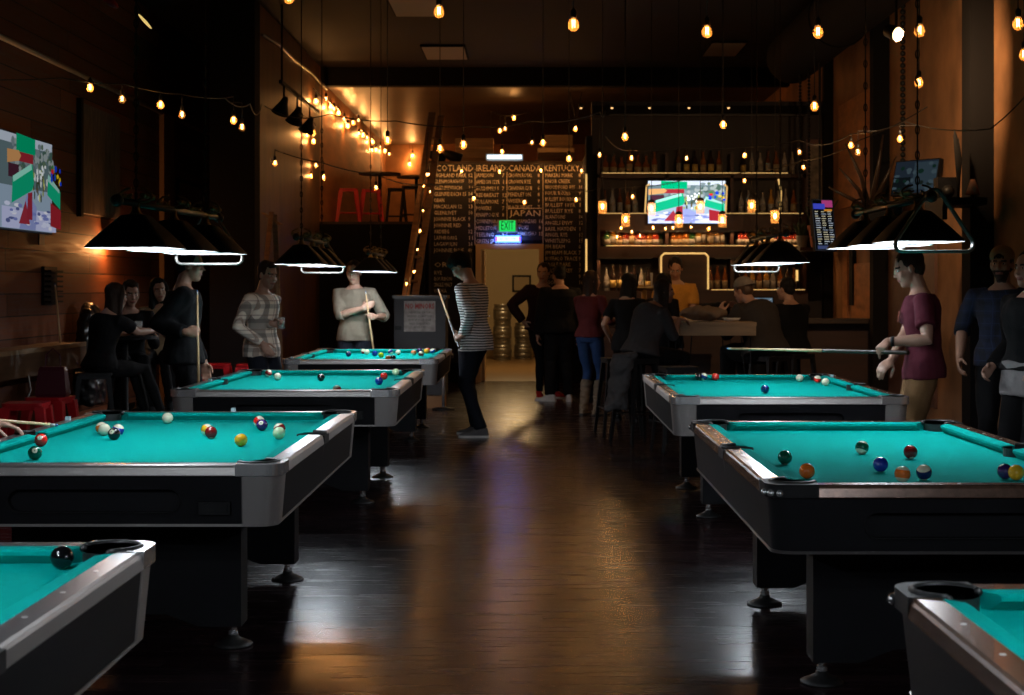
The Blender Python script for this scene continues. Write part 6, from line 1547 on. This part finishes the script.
light_string([(-3.1, 18.1, 3.57), W(330, 114, 15.5), W(396, 121, 15), W(470, 126, 15.5), W(530, 121, 16.5), W(600, 112, 18), (.95, 20.2, 3.75)], [(502, 152, 15.6), (532, 143, 16.2), (599.5, 155, 17.5)], 'long black light string crossing the room above the menu board', .024, .7)
light_string([(-3.1, 18.5, 3.0), W(275, 150, 15), W(323, 163, 15), W(376, 174, 15.5), W(430, 184, 17), W(480, 187, 18.5)], [(275, 163.5, 14.6), (323.5, 177.5, 14.8), (376, 188, 15.4), (474, 199, 16.8)], 'low light string in front of the plywood wall with four bulbs', .024, .6, each=1)
light_string([(.9, 19.0, 3.3), W(632, 150, 17), W(686, 148, 17), W(744, 147, 17), W(799, 140, 16.5), W(851, 134, 14), W(905, 122, 13.2), W(990, 129, 12), (3.85, 12.2, 2.95)],
             [(631.5, 158.5, 17), (686.5, 158.5, 17), (744.5, 155.5, 17), (799.5, 152.5, 16), (851, 145.5, 14), (858, 152.5, 13.6), (900, 139, 13)], 'long light string from the bar to the right wall', .026, 1.0)
light_string([W(560, 190, 19), W(600, 188, 18), W(632, 187, 18), W(690, 178, 18.5), W(745, 172, 18), W(803, 160, 17), W(860, 140, 15.5), (3.8, 15, 3.2)], [(576, 200, 18.6), (632.5, 197, 18), (744.5, 181, 18), (803.5, 167.5, 17)], 'lower light string in front of the bar television', .024, .6, each=1)
light_string([W(425, 168, 23.9), W(461, 166, 23.9), W(499, 166, 23.9), W(541, 165, 23.9), W(582, 165, 23.9), W(588, 166, 23.9)], [(429, 175, 23.8), (461.5, 171.5, 23.8), (499.5, 171.5, 23.8), (541, 170.5, 23.8), (581.5, 171, 23.8)], 'row of small bulbs along the top of the menu board', .022, 5, each=1)
light_string([W(470, 186, 22), W(524, 191, 22), W(576, 188, 22), W(600, 182, 21)], [(524.5, 202.5, 21.8)], 'short string with one bulb hanging before the middle of the menu board', .030, 1.6)
light_string([W(428, 132, 20.2), W(426, 170, 20.1), W(421, 200, 20.0), W(417, 235, 19.9), W(413, 262, 19.8), W(408, 285, 19.7), W(404, 305, 19.7)], [(427, 175, 19.9), (430, 192, 19.9), (423.5, 186, 19.9), (423, 211, 19.8), (420, 231, 19.8), (417.5, 250, 19.7), (414, 272, 19.6), (410.5, 297, 19.5), (406.5, 284, 19.6)], 'string of bulbs wound down the wooden ladder', .020, 1.4, .03)
# dense string along the back left wall of the raised platform
pw = lambda u, v: (lambda Y: Vector((-3.12, Y, CH + (CV - v) * Y / FPX)))(3.12 * FPX / (CU - u))
dn = [(313, 88), (322, 97), (335, 106), (345, 116), (356, 126), (368, 135), (378, 144), (390, 152)]
def wall_string(top, bul, label, light, each):
    o0 = pw(*top[0]); t = empty('string_light', o0); tag(t, label, 'string light')
    MB().tube([pw(*p) - o0 for p in top], .008, 6).build('cable', SOCK, t, smooth=True)
    for i, (u, v) in enumerate(bul):
        bulb_parts(t, pw(u, v) - o0, .036, .14, light if i % each == 0 else 0)
wall_string(dn, [(316, 101.6), (326, 99.5), (331, 107), (334, 109.5), (338.5, 113), (344, 119), (347.8, 126), (358.6, 120.5), (353, 123), (359, 134), (363, 135), (367, 138), (372.5, 142), (372, 150.5), (376, 150), (380.6, 147), (385, 151), (389, 154.5)], 'dense glowing string of bulbs along the wall above the platform', 14, 2)
wall_string([(297, 112), (305, 116), (314, 122), (316, 126)], [(307, 135), (313.5, 141.5), (313, 133)], 'cluster of three bright bulbs on the plywood wall edge', 5, 1)
light_string([W(405, 132, 34.08), W(413, 138, 34.08), W(420, 140, 34.08)], [(412.5, 156, 34.0), (409.5, 164.5, 34.0)], 'pair of bright bulbs on the far wall behind the ladder', .045, 9, each=1)
light_string([W(300, 150, 22), W(307, 158, 22.2), W(313, 163, 22.4)], [(311, 176, 22.4), (316, 165.5, 22.6)], 'pair of small bulbs low on the plywood wall edge', .026, 3, each=1)
light_string([W(492, 112, 26), W(505, 116, 26), W(530, 112, 26)], [(500, 131, 25.9), (505, 129, 25.9), (514, 118, 25.9), (491, 144, 25.9)], 'cluster of warm bulbs above the tube light', .035, 4, each=2)
light_string([W(570, 91.5, 25), W(576, 122, 25), W(582, 91.5, 25)], [(575.5, 129, 25)], 'lone warm bulb above the right end of the menu board', .035, 3)
# row of tiny spots on the soffit above the bar
for k, u in enumerate((581, 612, 649.5, 689, 728.5)):
    c = W(u, 107.5, 20.15); t = empty('soffit_spot', c); tag(t, 'tiny warm spot on the soffit above the bar, %s' % ('leftmost of five', 'second from the left', 'in the middle of five', 'second from the right', 'rightmost of five')[k], 'lamp', 'soffit spots above the bar')
    MB().lathe([(.001, 0), (.028, .0), (.03, .05), (.001, .05)], 14).build('can', SOCK, t, smooth=True); MB().ell((0, 0, -.005), (.018, .018, .014), None, 10, 6).build('bulb', emit('spot bulb', (1, .55, .2), 14 if k else 1.5), t, smooth=True)
# jar pendants over the bar
def jar(u, v, Y, label):
    c = W(u, v, Y); t = empty('jar_pendant', c); tag(t, label, 'lamp', 'jar pendants over the bar')
    MB().lathe([(.001, -.09), (.045, -.088), (.048, -.08), (.048, .045), (.036, .06), (.036, .08)], 18).build('jar', glassy('warm jar glass', (.8, .5, .25, 1), (1, .42, .08), .55, .25), t, smooth=True)
    l_ = MB(); l_.lathe([(.038, .06), (.04, .085), (.015, .1), (.001, .1)], 16); l_.tube([(0, 0, .09), (0, 0, ZC - c.z)], .0035, 6); l_.build('lid_and_cord', SOCK, t, smooth=True)
    b = MB(); b.ell((0, 0, -.005), (.016, .016, .032), None, 10, 8); b.build('bulb', emit('jar bulb', (1, .52, .15), 26), t, smooth=True)
    l = bpy.data.lights.new('jar_light', 'POINT'); l.energy = 2.2; l.color = (1, .45, .13); l.shadow_soft_size = .03; lo = link('jar_light', l, t)
for u, v, Y, lab in ((602.5, 206, 18.2, 'jar pendant leftmost over the bar'), (625.6, 219, 17.8, 'jar pendant second from the left, hanging lower'), (651.5, 208, 18.2, 'jar pendant before the left edge of the bar television'), (678.8, 220, 17.8, 'jar pendant below the middle of the bar television'),
    (700.3, 206, 18.2, 'jar pendant in front of the right half of the bar television'), (722.3, 219.5, 17.8, 'jar pendant at the lower right corner of the bar television'), (751.7, 205, 18.2, 'jar pendant right of the television, hanging higher'), (775, 215.5, 17.8, 'jar pendant rightmost over the bar')): jar(u, v, Y, lab)
# candle-like bulbs among the bottles
light_string([(1.0, 20.0, 2.19), (1.9, 20.0, 2.19), (2.7, 20.0, 2.19), (3.3, 20.0, 2.19)], [(621, 228.5, 19.9), (632, 232, 19.9), (653, 228, 19.9), (665.5, 229, 19.9), (673, 228, 19.9), (691, 227.5, 19.9), (709, 229, 19.9), (640, 236, 19.9), (617, 237, 19.9)], 'string of small bulbs under the television shelf of the bar', .022, .6, .03, 2)
# low back-bar glow: lamps under the shelves
def under_lamp(x, z, w_, e, lab, y=20.08):
    t = empty('shelf_lamp', (x, y, z)); tag(t, lab, 'lamp')
    MB().box((-w_ / 2, -.015, -.008), (w_ / 2, .015, .008)).build('housing', SOCK, t)
    l = bpy.data.lights.new('shelf_light', 'AREA'); l.shape = 'RECTANGLE'; l.size = w_; l.size_y = .03; l.energy = e; l.color = (1, .55, .22); lo = link('shelf_light', l, t); lo.location = (0, 0, -.012); lo.rotation_euler = (R(-20), 0, 0)
under_lamp(1.20, 1.842, .7, 4, 'slim lamp under the middle shelf, left part of the bar'); under_lamp(2.95, 1.842, 1.2, 1.0, 'slim lamp under the middle shelf, right part of the bar')
under_lamp(1.6, 2.19, 1.3, 5, 'slim lamp under the television shelf, left part of the bar'); under_lamp(2.9, 2.19, 1.0, 4, 'slim lamp under the television shelf, right part of the bar')
under_lamp(2.3, 3.70, 2.6, .15, 'slim lamp under the soffit above the topmost bottles', 20.2)
# sconce behind the left lamp
c = Vector((-4.6, 16.75, 1.95)); t = empty('wall_sconce', c); tag(t, 'small sconce glowing orange on the left barn-board wall', 'lamp')
MB().box((.0, -.03, .02), (.03, .03, .14)).build('back_plate', SOCK, t); MB().lathe([(.02, .02), (.055, .0), (.05, .12), (.02, .16)], 14, Matrix.Translation((.09, 0, .0))).build('shade', SOCK, t, smooth=True); MB().tube([(.02, 0, .1), (.09, 0, .15)], .008, 8).build('arm', SOCK, t)
MB().ell((.09, 0, -.01), (.022, .022, .03), None, 12, 8).build('bulb', emit('sconce bulb', (1, .45, .1), 20), t, smooth=True)
l = bpy.data.lights.new('sconce_light', 'POINT'); l.energy = 24; l.color = (1, .40, .12); l.shadow_soft_size = .03; lo = link('sconce_light', l, t); lo.location = (.12, -.02, -.06)
# bright spotlight high on the right
c = W(898, 34, 12.2); t = empty('flood_light', c); tag(t, 'bright glaring floodlight high on the right, near the black post', 'lamp')
rm = (-Vector((.45, -.8, -.35))).to_track_quat('Z', 'Y').to_matrix().to_4x4()
MB().lathe([(.02, .14), (.05, .12), (.06, .03), (.062, -.0), (.055, -.0), (.05, .03)], 18, rm).build('can', SOCK, t, smooth=True); MB().lathe([(.001, .008), (.052, .008), (.052, .014), (.001, .014)], 18, rm).build('lens', emit('flood lens', (1, .62, .30), 4), t); MB().tube([(0, .06, .08), (0, .08, ZC - c.z)], .012, 8).build('stem', SOCK, t)
l = bpy.data.lights.new('flood_lamp', 'SPOT'); l.energy = 520; l.color = (1, .62, .32); l.spot_size = R(105); l.spot_blend = 1.0; l.shadow_soft_size = .05
lo = link('flood_lamp', l, t); lo.location = (0, -.02, -.03); dv_ = (Vector((3.9, 16.2, 3.1)) - c); lo.rotation_euler = dv_.to_track_quat('-Z', 'Y').to_euler()
